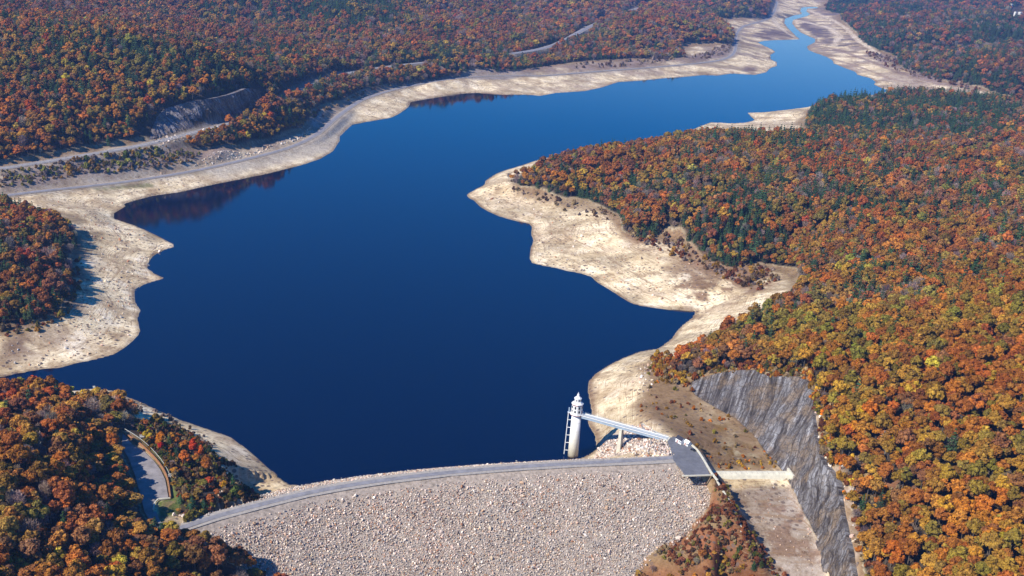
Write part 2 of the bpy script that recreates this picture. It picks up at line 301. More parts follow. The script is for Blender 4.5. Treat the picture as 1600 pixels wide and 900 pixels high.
def math_(m, op, a, b=None):
    x = N(m, 'ShaderNodeMath', operation=op)
    for i, v in enumerate((a, b)):
        if v is None: continue
        if hasattr(v, 'is_linked'): LK(m, v, x.inputs[i])
        else: x.inputs[i].default_value = v
    return x.outputs[0]
def coord(m): return N(m, 'ShaderNodeTexCoord').outputs['Object']
def geo(m): return N(m, 'ShaderNodeNewGeometry').outputs['Position']
def BS(m): return m.node_tree.nodes['Principled BSDF']
def speckled(name, base, var, sc=.6, rough=.85, bump=.0):
    m = mat(name, base, rough); c = geo(m); f = noise(m, sc, 5, .65, c)
    LK(m, ramp(m, f, [(.3, tuple(base[i] * (1 - var) for i in range(3))), (.7, tuple(min(1, base[i] * (1 + var)) for i in range(3)))]), BS(m).inputs['Base Color'])
    if bump:
        bn = N(m, 'ShaderNodeBump'); bn.inputs['Strength'].default_value = bump; LK(m, f, bn.inputs['Height']); LK(m, bn.outputs[0], BS(m).inputs['Normal'])
    return m
M = {}
M['crest_asphalt'] = speckled('crest_road_asphalt', (.24, .23, .235), .25, .2, .9)
M['asphalt'] = speckled('asphalt', (.15, .15, .16), .22, .25, .9)
M['asphalt_old'] = speckled('weathered_asphalt', (.23, .22, .235), .28, .12, .9)
M['shoulder'] = speckled('road_shoulder_gravel', (.33, .29, .25), .3, .4, .95)
M['paint'] = speckled('road_paint', (.6, .55, .4), .2, .8, .8)
M['white'] = speckled('white_painted_concrete', (.78, .77, .72), .08, .35, .6)
M['cream'] = speckled('weathered_cream_concrete', (.62, .58, .45), .16, .3, .8)
M['steel'] = speckled('blue_grey_steel', (.30, .37, .43), .15, .5, .5)
M['deck'] = speckled('pale_bridge_deck', (.52, .54, .52), .12, .5, .8)
M['redtrim'] = mat('dull_red_trim', (.33, .07, .05), .6)
M['glass'] = mat('dark_window_glass', (.03, .035, .045), .1)
M['darkroof'] = speckled('dark_roof', (.035, .035, .05), .3, 1, .8)
M['rust'] = speckled('rusty_rail', (.36, .17, .07), .3, .8, .8)
M['carpaint'] = mat('dark_car_paint', (.02, .022, .028), .3)
M['rubber'] = mat('rubber', (.02, .02, .02), .9)
M['bark'] = speckled('bark', (.13, .105, .085), .35, 2, .95)
M['palebark'] = speckled('pale_bark', (.26, .235, .21), .25, 2, .95)

def leaf_mat(name, trans=.25):
    m = mat(name, (.3, .1, .03), .75); at = N(m, 'ShaderNodeAttribute', attribute_type='INSTANCER', attribute_name='tint')
    c = coord(m); f = noise(m, .55, 3, .6, c)
    a = mix(m, ramp(m, f, [(.35, (0, 0, 0)), (.65, (1, 1, 1))]), (.62, .58, .62), (1.35, 1.4, 1.2))
    col = mix(m, 1.0, at.outputs['Color'], a, 'MULTIPLY'); LK(m, col, BS(m).inputs['Base Color'])
    BS(m).inputs['Specular IOR Level'].default_value = .12
    tr = N(m, 'ShaderNodeBsdfTranslucent'); LK(m, col, tr.inputs['Color'])
    ms = N(m, 'ShaderNodeMixShader'); ms.inputs[0].default_value = trans; LK(m, BS(m).outputs[0], ms.inputs[1]); LK(m, tr.outputs[0], ms.inputs[2])
    LK(m, ms.outputs[0], m.node_tree.nodes['Material Output'].inputs['Surface']); return m
M['leaf'] = leaf_mat('leaves'); M['needle'] = leaf_mat('needles', .08); M['twig'] = leaf_mat('twigs', .1)
def tint_mat(name):
    m = mat(name, (.4, .4, .4), .9); at = N(m, 'ShaderNodeAttribute', attribute_type='INSTANCER', attribute_name='tint')
    f = noise(m, 1.2, 3, .6, coord(m)); LK(m, mix(m, 1.0, at.outputs['Color'], ramp(m, f, [(.3, (.75, .75, .75)), (.7, (1.15, 1.15, 1.15))]), 'MULTIPLY'), BS(m).inputs['Base Color']); return m
M['stone'] = tint_mat('loose_stone')

# ------------------------------------------------------------------ object helpers
def obj(name, me, material=None, parent=None, label=None, cat=None, kind=None, group=None):
    if isinstance(me, bmesh.types.BMesh):
        bm = me; me = bpy.data.meshes.new(name); bm.normal_update(); bm.to_mesh(me); bm.free()
    if material is not None:
        for k in (material if isinstance(material, (list, tuple)) else [material]): me.materials.append(k)
    o = bpy.data.objects.new(name, me); COL.objects.link(o); o.parent = parent
    tag(o, label, cat, kind, group); return o
def tag(o, label=None, cat=None, kind=None, group=None):
    if label: o['label'] = label
    if cat: o['category'] = cat
    if kind: o['kind'] = kind
    if group: o['group'] = group
def empty(name, loc, rz=0, label=None, cat=None, group=None):
    o = bpy.data.objects.new(name, None); COL.objects.link(o); o.location = loc; o.rotation_euler = (0, 0, rz); o.empty_display_size = .5
    tag(o, label, cat, None, group); return o
def mesh_np(name, V, Fc, smooth=True):
    me = bpy.data.meshes.new(name); V = np.asarray(V, np.float32); Fc = np.asarray(Fc, np.int32); k = Fc.shape[1]
    me.vertices.add(len(V)); me.vertices.foreach_set('co', V.ravel()); me.loops.add(Fc.size); me.loops.foreach_set('vertex_index', Fc.ravel())
    me.polygons.add(len(Fc)); me.polygons.foreach_set('loop_start', np.arange(0, Fc.size, k, dtype=np.int32)); me.polygons.foreach_set('loop_total', np.full(len(Fc), k, np.int32))
    me.update(calc_edges=True); me.polygons.foreach_set('use_smooth', np.full(len(Fc), smooth)); return me
def box(bm, c, s, rz=0, bev=0):
    r = bmesh.ops.create_cube(bm, size=1, matrix=Matrix.Translation(c) @ Matrix.Rotation(rz, 4, 'Z') @ Matrix.Diagonal((*s, 1)))
    if bev: bmesh.ops.bevel(bm, geom=list({e for v in r['verts'] for e in v.link_edges}), offset=bev, segments=1, affect='EDGES')
def cyl(bm, z0, z1, r0, r1, seg=16, c=(0, 0)):
    bmesh.ops.create_cone(bm, cap_ends=True, segments=seg, radius1=r0, radius2=r1, depth=z1 - z0, matrix=Matrix.Translation((c[0], c[1], (z0 + z1) / 2)) @ Matrix.Rotation(math.pi / seg, 4, 'Z'))
def bar(bm, a, b, wd, ht=None):
    a = Vector(a); b = Vector(b); d = b - a; ht = ht or wd
    q = d.to_track_quat('X', 'Z').to_matrix().to_4x4()
    bmesh.ops.create_cube(bm, size=1, matrix=Matrix.Translation((a + b) / 2) @ q @ Matrix.Diagonal((d.length, wd, ht, 1)))
def ribbon(name, P, hw, dz, thick=None, drape=True):
    P = np.asarray(P); T = np.gradient(P[:, :2], axis=0); T /= np.linalg.norm(T, axis=1)[:, None]; Nn = np.stack([-T[:, 1], T[:, 0]], 1)
    rows = []
    for k in (-1, -.5, 0, .5, 1):
        Q = P.copy(); Q[:, :2] += Nn * hw * k; rows.append(Q)
    V = np.stack(rows, 1); V[..., 2] += dz; n = len(P); V = V.reshape(-1, 3)
    f = [(i * 5 + j, i * 5 + j + 1, i * 5 + 6 + j, i * 5 + 5 + j) for i in range(n - 1) for j in range(4)]
    return mesh_np(name, V, [q[::-1] for q in f])

# ------------------------------------------------------------------ the ground sheet
zone = np.zeros((NV, NU, 4), np.float32); zone[..., 3] = 1     # r beach, g riprap/stone, b mud/brush
beach = shore & (d_water < 900); zone[..., 0] = beach
Nl = fbm(GX, GY, 60, 4, 51)
base = np.empty((NV, NU, 3), np.float32)
base[:] = (.055, .040, .024)                                             # leaf litter under the trees
def paint(mask, col): 
    m = np.asarray(mask, np.float32)[..., None]; base[:] = base * (1 - m) + np.array(col, np.float32) * m
cream = np.array((.88, .75, .50)); 
paint(blur(shore.astype(float), 1), cream)
fa = fbm(GX + .6 * GY, GY, 34, 4, 101); fb = fbm(GX, GY, 15, 4, 103)
paint(shore * sm(fa, .52, .66) * (.35 + .35 * farw), (.42, .30, .20)); paint(shore * sm(fb, .56, .66) * .5, (.36, .25, .15)); paint(shore * sm(fb, .36, .28) * .5, (.90, .82, .66))
paint(shore * farw * sm(fbm(GX, GY, 70, 4, 105), .5, .6) * .75, (.24, .18, .16))
# further from the water the bank is browner and scrubby
m = shore * sm(d_for + .35 * (Nl - .5), .12, .42); paint(m, (.26, .175, .095)); 
m = shore * sm(Nl, .55, .72) * .55; paint(m, (.36, .29, .18))
def pzone(pts, soft=2, z=None):
    poly = [hit(*p) for p in pts]; return blur(inside(poly).astype(float), soft)
gv_ = lambda a, b, n, s, seed=61: sm(fbm(GX, GY, s, 4, seed), a, b)
paint((1 - sm(dist_line([hit(*q) for q in [(150,294),(190,291.5),(235,290)]]) , 3, 7)) * .8, (.14, .16, .05)); paint((1 - sm(dist_line([hit(*q) for q in [(262,276),(300,271),(318,268)]]), 3, 8)) * .6, (.2, .2, .08)); paint((1 - sm(dist_line([hit(*q) for q in [(705,112),(740,111),(760,113)]]), 4, 9)) * .8, (.14, .17, .06))
# spillway approach floor, abutment and chute
paint(pzone([(1035,552),(1000,575),(1012,600),(990,640),(1010,660),(1060,680),(1092,705),(1117,738),(1230,738),(1200,708),(1181,680),(1155,657),(1124,638),(1087,615),(1075,598)], 4), (.25, .165, .085))
paint(pzone([(1050,590),(1060,620),(1100,660),(1160,700),(1180,690),(1120,645),(1085,615)], 6) * gv_(.4, .62, 0, 18), (.42, .33, .21))
paint(pzone([(1130,690),(1160,685),(1190,715),(1200,735),(1140,730)], 6) * gv_(.45, .6, 0, 12, 63), (.48, .42, .28))
paint(pzone([(1040,600),(1090,640),(1150,730),(1225,735),(1190,705),(1060,605)], 5) * gv_(.5, .62, 0, 9, 64), (.22, .13, .03))
paint(pzone([(1112,748),(1120,775),(1100,812),(1040,855),(985,900),(960,960),(1220,960),(1192,860),(1150,790),(1128,752)], 3), (.19, .085, .035))
paint(pzone([(1112,748),(1120,775),(1145,812),(1165,840),(1150,790),(1128,752)], 2), (.25, .17, .08))
paint(pzone([(1030,850),(1110,800),(1115,815),(1050,870),(1000,890)], 3) * gv_(.4, .6, 0, 8, 71), (.34, .2, .09))
paint(pzone([(1128,757),(1234,757),(1253,794),(1268,824),(1283,858),(1300,935),(1225,940),(1205,880),(1172,820),(1150,785)], 1), (.37, .31, .25))
paint(pzone([(1128,757),(1234,757),(1253,794),(1268,824),(1283,858),(1300,935),(1225,940),(1205,880),(1172,820),(1150,785)], 1) * gv_(.5, .62, 0, 9, 66), (.25, .17, .12))
stone_ = pzone([(940,690),(985,668),(1040,688),(1056,712),(1052,716),(930,716)], 2); paint(stone_, (.34, .29, .25)); zone[..., 1] = np.maximum(zone[..., 1], stone_)
pw = blur(inside(DC_R[:7] + L(0, [(1120,870,14),(1161,834,23)]) + PATH[::-1]).astype(float), 3); paint(pw, (.24, .165, .08)); paint(pw * gv_(.45, .6, 0, 10, 88), (.30, .12, .05))
# left bank: brush between the two roads, road embankment of stone
br = pzone([(0,270),(100,250),(230,230),(262,228),(314,238),(380,235),(300,262),(200,280),(100,292),(0,305)], 3); paint(br, (.27, .215, .19)); zone[..., 2] = np.maximum(zone[..., 2], br * .6)
st = pzone([(300,270),(420,243),(480,222),(520,190),(545,172),(560,180),(535,215),(525,234),(490,245),(420,262),(345,280)], 3); paint(st * .8, (.40, .36, .30)); zone[..., 1] = np.maximum(zone[..., 1], st * .7)
st = pzone([(484,182),(500,172),(520,176),(500,200),(484,202)], 2); paint(st, (.36, .34, .34))
st = pzone([(300,240),(380,236),(470,208),(486,194),(484,204),(440,230),(330,254)], 2); paint(st * .7, (.22, .17, .16)); zone[..., 1] = np.maximum(zone[..., 1], st * .6)
paint(pzone([(700,120),(735,111),(800,108),(830,112),(840,118),(790,125),(740,124)], 1), (.27, .25, .25))
paint(pzone([(935,100),(1060,92),(1145,70),(1148,88),(1100,97),(950,110)], 2) * gv_(.35, .6, 0, 60), (.24, .18, .15))
paint(pzone([(700,119),(735,112),(870,103),(980,93),(1065,90),(1146,70),(1148,84),(1110,95),(1000,105),(870,115),(735,118)], 1) * (.45 + .5 * gv_(.35, .55, 0, 30, 107)), (.27, .20, .17))
paint(pzone([(500,172),(533,161),(560,144),(600,133),(700,118),(720,118),(600,142),(555,160),(505,200)], 1) * .7, (.30, .24, .20))
# head of the lake: dark dried mud and purple scrub
paint(pzone([(1175,52),(1200,44),(1225,46),(1243,60),(1200,62),(1178,60)], 1) * (.25 + .75 * gv_(.38, .55, 0, 45, 111)), (.15, .11, .11))
paint(pzone([(1210,20),(1245,20),(1250,30),(1230,30),(1215,28)], 1) * (.25 + .75 * gv_(.38, .55, 0, 45, 111)), (.14, .12, .10))
paint(pzone([(1252,30),(1275,35),(1300,50),(1295,60),(1275,58),(1250,42)], 1) * (.25 + .75 * gv_(.38, .55, 0, 45, 111)), (.14, .105, .11))
paint(pzone([(1280,62),(1320,52),(1345,62),(1340,75),(1300,80)], 1) * gv_(.4, .6, 0, 40), (.17, .13, .12))
paint(pzone([(1270,8),(1315,20),(1310,25),(1270,22)], 1) * (.25 + .75 * gv_(.38, .55, 0, 45, 111)), (.15, .12, .13))
paint(pzone([(1350,80),(1400,90),(1410,108),(1540,142),(1500,140),(1420,120),(1380,106)], 2) * gv_(.35, .55, 0, 50), (.21, .15, .14))
paint(pzone([(1160,104),(1185,106),(1180,112),(1160,112)], 1), (.2, .14, .12))
for ln_, c_, w_ in (([(1213,4),(1216,14),(1206,24),(1212,36),(1225,48)], (.75, .65, .5), 14), ([(1228,26),(1256,34),(1296,44),(1312,56),(1302,72)], (.72, .62, .48), 16), ([(1262,16),(1290,26),(1322,44),(1344,66),(1372,84)], (.70, .6, .46), 12), ([(1275,72),(1310,78),(1350,92),(1400,112),(1470,133)], (.30, .22, .18), 12), ([(1300,92),(1340,104),(1390,122),(1450,138)], (.36, .27, .2), 8), ([(1195,66),(1235,66),(1250,62)], (.12, .09, .09), 9), ([(1160,46),(1190,42),(1222,46),(1240,58)], (.72, .62, .48), 8)):
    paint((1 - sm(dist_line([hit(*q) for q in ln_]) + 10 * (Nl - .5), w_ * .5, w_)) * .85 * ~m_water, c_)
# right bare shore: brown thickets towards the trees
paint(pzone([(970,350),(1010,370),(1065,372),(1100,405),(1205,418),(1220,436),(1190,462),(1130,440),(1050,410),(990,385)], 5) * gv_(.3, .55, 0, 20, 67), (.27, .16, .09))
paint(pzone([(1050,415),(1140,425),(1200,440),(1150,475),(1080,480),(1040,450)], 5) * gv_(.45, .6, 0, 14, 68), (.30, .20, .12))
paint(pzone([(0,520),(70,505),(100,480),(112,410),(125,380),(140,400),(140,480),(100,530),(60,560),(0,570)], 5) * gv_(.3, .6, 0, 18, 69), (.27, .19, .13))
paint(pzone([(60,320),(140,345),(160,380),(120,360),(60,330)], 3) * gv_(.3, .6, 0, 14, 70), (.3, .24, .16))
# grass by the lot and clearing
gr = pzone([(243,782),(264,779),(268,770),(258,740),(232,700),(236,694),(262,730),(275,768),(282,792),(272,806),(250,815)], 1); paint(gr, (.13, .17, .04))
paint(pzone([(206,676),(240,700),(262,735),(270,765),(262,770),(252,735),(230,704)], 1) * .8, (.20, .17, .06))
paint(pzone([(1345,740),(1400,752),(1470,770),(1475,778),(1400,768),(1345,756)], 2), (.25, .12, .06))
paint(pzone([(1282,600),(1300,640),(1302,700),(1340,760),(1350,900),(1332,900),(1310,780),(1280,700),(1270,640)], 2) * gv_(.4, .6, 0, 10, 72), (.4, .32, .24))
paint((np.abs(roadd) < 9) * .7, (.33, .29, .24))
damp = (~m_water) * (1 - sm(d_water, 1, 6)) * (.6 + .4 * (Nl > .5)); paint(damp * .75, (.2, .12, .07))
zone[..., 0] *= 1 - np.clip(zone[..., 1] * 1.3 + zone[..., 2] * .6, 0, 1)

V = np.stack([GX, GY, G], -1).reshape(-1, 3); idx = np.arange(NU * NV).reshape(NV, NU)
Fq = np.stack([idx[:-1, :-1], idx[1:, :-1], idx[1:, 1:], idx[:-1, 1:]], -1).reshape(-1, 4)[:, ::-1]
gme = mesh_np('ground', V, Fq)
for nm, arr in (('basecol', base), ('zone', zone[..., :3])):
    a = gme.attributes.new(nm, 'FLOAT_COLOR', 'POINT'); d = np.ones((NU * NV, 4), np.float32); d[:, :3] = arr.reshape(-1, 3); a.data.foreach_set('color', d.ravel())
m = mat('ground', (.3, .2, .1), .95); P = geo(m)
bc = N(m, 'ShaderNodeAttribute', attribute_name='basecol').outputs['Color']; zn = N(m, 'ShaderNodeAttribute', attribute_name='zone')
sp = N(m, 'ShaderNodeSeparateColor'); LK(m, zn.outputs['Color'], sp.inputs[0]); zb, zr = sp.outputs[0], sp.outputs[1]
nf = noise(m, .14, 8, .8, P); nb = noise(m, .022, 5, .6, P); ng = noise(m, .45, 6, .8, P)
c1_ = mix(m, 1.0, bc, ramp(m, nf, [(.34, (.34, .28, .23)), (.44, (.85, .80, .74)), (.56, (1.02, 1.01, 1.0)), (.7, (1.28, 1.28, 1.3))]), 'MULTIPLY')
c1_ = mix(m, 1.0, c1_, ramp(m, nb, [(.36, (.74, .68, .60)), (.5, (1.0, .98, .95)), (.62, (1.12, 1.12, 1.14))]), 'MULTIPLY')
c1_ = mix(m, 1.0, c1_, ramp(m, ng, [(.34, (.5, .43, .36)), (.45, (.95, .93, .9)), (.6, (1.06, 1.06, 1.06)), (.7, (1.2, 1.2, 1.2))]), 'MULTIPLY')
# old waterlines: bands that follow the height, broken by noise
sx = N(m, 'ShaderNodeSeparateXYZ'); LK(m, P, sx.inputs[0])
zz = math_(m, 'ADD', math_(m, 'MULTIPLY', sx.outputs[2], 1.0), math_(m, 'MULTIPLY', noise(m, .03, 4, .6, P), 1.6))
cb = N(m, 'ShaderNodeCombineXYZ'); LK(m, zz, cb.inputs[2])
bands = noise(m, 1.7, 3, .85, cb.outputs[0]); brk = noise(m, .05, 4, .6, P)
bf = math_(m, 'MULTIPLY', math_(m, 'MULTIPLY', ramp(m, bands, [(.50, (0, 0, 0)), (.56, (1, 1, 1))]), ramp(m, brk, [(.42, (.1, .1, .1)), (.55, (1, 1, 1))])), zb)
c1_ = mix(m, math_(m, 'MULTIPLY', bf, .75), c1_, (.27, .17, .09))
# scattered stumps, stones and driftwood
vo = N(m, 'ShaderNodeTexVoronoi'); vo.inputs['Scale'].default_value = .2; LK(m, P, vo.inputs['Vector'])
pk = math_(m, 'MULTIPLY', ramp(m, vo.outputs['Distance'], [(.26, (1, 1, 1)), (.36, (0, 0, 0))]), ramp(m, noise(m, .018, 3, .6, P), [(.38, (0, 0, 0)), (.5, (1, 1, 1))]))
pk = math_(m, 'MULTIPLY', pk, ramp(m, vo.outputs['Color'], [(.45, (0, 0, 0)), (.5, (1, 1, 1))]))
c1_ = mix(m, math_(m, 'MULTIPLY', math_(m, 'MULTIPLY', pk, zb), .85), c1_, (.13, .09, .07))
v2 = N(m, 'ShaderNodeTexVoronoi'); v2.inputs['Scale'].default_value = .42; LK(m, P, v2.inputs['Vector'])
stc = mix(m, .75, c1_, mix(m, 1.0, bc, ramp(m, v2.outputs['Color'], [(0, (.5, .42, .4)), (.5, (1.05, 1, .95)), (1, (1.7, 1.65, 1.6))]), 'MULTIPLY'))
c1_ = mix(m, zr, c1_, stc); LK(m, c1_, BS(m).inputs['Base Color'])
bp = N(m, 'ShaderNodeBump'); bp.inputs['Strength'].default_value = .6; bp.inputs['Distance'].default_value = 1.2; LK(m, math_(m, 'ADD', nf, math_(m, 'MULTIPLY', v2.outputs['Distance'], zr)), bp.inputs['Height']); LK(m, bp.outputs[0], BS(m).inputs['Normal'])
obj('ground', gme, m, kind='structure', label='hilly ground around the lake with bare cream shores and leaf litter')

# ------------------------------------------------------------------ water
wm_ = mat('lake_water', (.0001, .004, .022), .02); b = BS(wm_); b.inputs['IOR'].default_value = 1.33; b.inputs['Specular IOR Level'].default_value = .5
P = geo(wm_); bn = N(wm_, 'ShaderNodeBump'); bn.inputs['Strength'].default_value = .05; bn.inputs['Distance'].default_value = .4
LK(wm_, noise(wm_, .5, 4, .7, P), bn.inputs['Height']); LK(wm_, math_(wm_, 'MULTIPLY', ramp(wm_, noise(wm_, .004, 4, .6, P, 1.0), [(.4, (.015, .015, .015)), (.65, (.07, .07, .07))]), 1.0), b.inputs['Roughness']); LK(wm_, bn.outputs[0], b.inputs['Normal'])
mw = blur((m_water | (d_water < 1)).astype(float), 2) > .01
mw |= m_dam & (s_ < DLEN - 30) & (k_ < -20) & (k_ > -110)
mw &= ~((k_ > -25) & (RR < 1100) & (np.abs(s_ - DLEN / 2) < DLEN / 2 + 20))
q = mw[:-1, :-1] & mw[1:, :-1] & mw[1:, 1:] & mw[:-1, 1:]
wf_ = np.stack([idx[:-1, :-1], idx[1:, :-1], idx[1:, 1:], idx[:-1, 1:]], -1)[q][:, ::-1]
us, inv = np.unique(wf_, return_inverse=True); WV = V[us].copy(); WV[:, 2] = 0
obj('water', mesh_np('water', WV, inv.reshape(-1, 4)), wm_, kind='structure', label='deep blue reservoir water')

# ------------------------------------------------------------------ roads and paved areas
obj('road_shoulder', ribbon('road_shoulder', ROADS['low'], 6, .25), M['shoulder'], kind='structure')
obj('lakeside_road', ribbon('lakeside_road', ROADS['low'], 3.4, .5), M['asphalt_old'], kind='structure')
obj('road_shoulder', ribbon('road_shoulder', ROADS['up'], 8, .25), M['shoulder'], kind='structure')
obj('upper_road', ribbon('upper_road', ROADS['up'], 5.4, .5), M['asphalt_old'], kind='structure')
obj('road_markings', ribbon('road_markings', ROADS['up'], .45, .62), M['paint'], kind='structure')
obj('road_shoulder', ribbon('road_shoulder', ROADS['far'], 10, .25), M['shoulder'], kind='structure')
obj('distant_road', ribbon('distant_road', ROADS['far'], 6, .7), M['asphalt_old'], kind='structure')
def slab(name, poly, z, th, material, **k):
    bm = bmesh.new(); vs_ = [bm.verts.new((p[0], p[1], z)) for p in poly]; f = bm.faces.new(vs_); f.normal_update()
    if f.normal.z < 0: f.normal_flip()
    r = bmesh.ops.extrude_face_region(bm, geom=[f]); bmesh.ops.translate(bm, verts=[e for e in r['geom'] if isinstance(e, bmesh.types.BMVert)], vec=(0, 0, -th))
    bmesh.ops.recalc_face_normals(bm, faces=bm.faces[:]); return obj(name, bm, material, **k)
slab('paved_yard', PAD, CREST + .15, 1.2, M['asphalt'], kind='structure')
M['lot'] = speckled('pale_worn_paving', (.26, .235, .22), .3, .14, .9)
slab('parking_area', LOT, 36.1, 1.2, M['lot'], kind='structure')

# ------------------------------------------------------------------ the dam
dam = empty('dam', (*crest_c[5][:2], CREST), 0, 'long stone faced embankment dam with a road along its crest', 'dam')
dl = np.array(dam.location)
def dsurf(s, k, z): 
    n = np.interp(s, cs, cn) + k; return np.stack([c0[0] + ds[0] * s + dn[0] * n, c0[1] + ds[1] * s + dn[1] * n, z], -1) - dl
DCs = np.array([dam_sn(p[0], p[1]) for p in DC_R]); DCk = DCs[:, 1] - np.interp(DCs[:, 0], cs, cn)
o_ = np.argsort(DCk); print('contact', np.c_[DCk, DCs[:, 0]].round().tolist(), DLEN)
def s_lim(k): return np.interp(k, np.r_[0, DCk[o_]], np.r_[DLEN - 4, DCs[o_, 0] + 7])
def dgrid(name, s0, s1, ks, zf, material, ns=160, rough=0):
    S, K = np.meshgrid(np.linspace(s0, s1, ns), ks, indexing='ij'); Z = zf(K) + rough * (fbm(S, K, 9, 3, 5) - .5); Z = Z - (np.maximum(0, S - s_lim(K)) * 1.5 if name == 'rock_face' else 0)
    Vv = dsurf(S, K, Z).reshape(-1, 3); a, b_ = S.shape; id_ = np.arange(a * b_).reshape(a, b_)
    Fx = np.stack([id_[:-1, :-1], id_[:-1, 1:], id_[1:, 1:], id_[1:, :-1]], -1).reshape(-1, 4)
    return obj(name, mesh_np(name, Vv, Fx), material, parent=dam)
M['dirt'] = speckled('rock_bed', (.35, .285, .225), .45, .5, .95); M['crestg'] = speckled('crest_gravel', (.36, .32, .27), .25, .5, .95)
dgrid('rock_face', -30, DLEN + 45, np.linspace(HW, 175, 70), lambda k: CREST - .54 * (k - HW) - .35, M['dirt'], rough=1.0)
dgrid('upstream_face', -12, DLEN + 2, -np.linspace(HW, 92, 40), lambda k: CREST - .52 * (-k - HW) - .35, M['dirt'], rough=.8)
dgrid('crest', -40, DLEN + 4, np.linspace(-HW - .6, HW + .6, 6), lambda k: CREST + 0 * k, M['crestg'])
rd = smooth_line(L(CREST, [(238,800,36),(243,815,35.4),(256,829,34.6),(275,828,34.3),(300,819,34.15),(340,806),(400,790),(480,770),(540,759),(600,750),(700,738),(800,730),(900,724),(1000,719),(1053,715)]), 5, 3)
obj('dam_crest_road', ribbon('dam_crest_road', rd, 2.3, .12), M['crest_asphalt'], kind='structure')

# ------------------------------------------------------------------ prototypes for scattering
PROTO = {}
def proto(kind, me, mats):
    c = PROTO.get(kind) or bpy.data.collections.new('source_' + kind); PROTO[kind] = c
    for k in mats: me.materials.append(k)
    o = bpy.data.objects.new(kind + '_%02d' % len(c.objects), me); c.objects.link(o); return me
def scatter(name, kind, P, scl, rot, tint, label, material=None, nvar=None, idx_=None, parent=None, k='stuff'):
    n = len(P); me = bpy.data.meshes.new(name); me.vertices.add(n); me.vertices.foreach_set('co', np.asarray(P, np.float32).ravel())
    for nm, ty, arr, fld in (('scl', 'FLOAT_VECTOR', scl, 'vector'), ('rot', 'FLOAT_VECTOR', rot, 'vector'), ('tint', 'FLOAT_COLOR', np.c_[tint, np.ones(n)], 'color')):
        a = me.attributes.new(nm, ty, 'POINT'); a.data.foreach_set(fld, np.asarray(arr, np.float32).ravel())
    a = me.attributes.new('pick', 'INT', 'POINT'); nvar = len(PROTO[kind].objects)
    a.data.foreach_set('value', (rng.integers(0, nvar, n) if idx_ is None else idx_).astype(np.int32))
    g = bpy.data.node_groups.new(name + '_scatter', 'GeometryNodeTree'); g.interface.new_socket('Geometry', in_out='INPUT', socket_type='NodeSocketGeometry'); g.interface.new_socket('Geometry', in_out='OUTPUT', socket_type='NodeSocketGeometry')
    nn = g.nodes; gi = nn.new('NodeGroupInput'); go = nn.new('NodeGroupOutput'); ip = nn.new('GeometryNodeInstanceOnPoints'); ci = nn.new('GeometryNodeCollectionInfo')
    ci.inputs['Collection'].default_value = PROTO[kind]; ci.inputs['Separate Children'].default_value = True; ci.inputs['Reset Children'].default_value = True
    ip.inputs['Pick Instance'].default_value = True
    def na(t, s):
        x = nn.new('GeometryNodeInputNamedAttribute'); x.data_type = t; x.inputs['Name'].default_value = s; return [o for o in x.outputs if o.enabled][0]
    g.links.new(gi.outputs[0], ip.inputs['Points']); g.links.new(ci.outputs[0], ip.inputs['Instance']); g.links.new(na('INT', 'pick'), ip.inputs['Instance Index'])
    g.links.new(na('FLOAT_VECTOR', 'rot'), ip.inputs['Rotation']); g.links.new(na('FLOAT_VECTOR', 'scl'), ip.inputs['Scale']); g.links.new(ip.outputs[0], go.inputs[0])
    o = obj(name, me, material, parent=parent, label=label, kind=k); md = o.modifiers.new('scatter', 'NODES'); md.node_group = g; return o

def rand_rot(c, k):      # random unit frames
    a = rng.normal(size=(k, 3)); a /= np.linalg.norm(a, axis=1)[:, None]; b_ = np.cross(a, rng.normal(size=(k, 3))); b_ /= np.linalg.norm(b_, axis=1)[:, None]; return a, b_
def quads(C, A, B, ha, hb):
    V = np.stack([C - A * ha - B * hb, C + A * ha - B * hb * .6, C + A * ha * .8 + B * hb, C - A * ha * .7 + B * hb * .8], 1).reshape(-1, 3)
    return V, np.arange(len(V)).reshape(-1, 4)
def trunk_geo(h, r, lean=.3, seg=6, branches=3, reach=2.5, b0=.45):
    bm = bmesh.new(); pts = [(0, 0, 0, r), (lean * .3, 0, h * .4, r * .75), (lean, lean * .4, h * .8, r * .45), (lean * 1.2, lean * .6, h, r * .2)]
    def tube(pts):
        rings = []
        for x, y, z, q in pts: rings.append([bm.verts.new((x + q * math.cos(t * 2 * math.pi / seg), y + q * math.sin(t * 2 * math.pi / seg), z)) for t in range(seg)])
        for a, c in zip(rings[:-1], rings[1:]):
            for t in range(seg): bm.faces.new((a[t], a[(t + 1) % seg], c[(t + 1) % seg], c[t]))
    tube(pts)
    for i in range(branches):
        a = i * 2.4 + random.random(); z0 = h * (b0 + .35 * random.random()); x0 = lean * z0 / h
        tube([(x0, 0, z0, r * .4), (x0 + math.cos(a) * reach * .5, math.sin(a) * reach * .5, z0 + h * .1, r * .25), (x0 + math.cos(a) * reach, math.sin(a) * reach, z0 + h * .22, r * .1)])
    me = bpy.data.meshes.new('trunk'); bm.to_mesh(me); bm.free(); return me
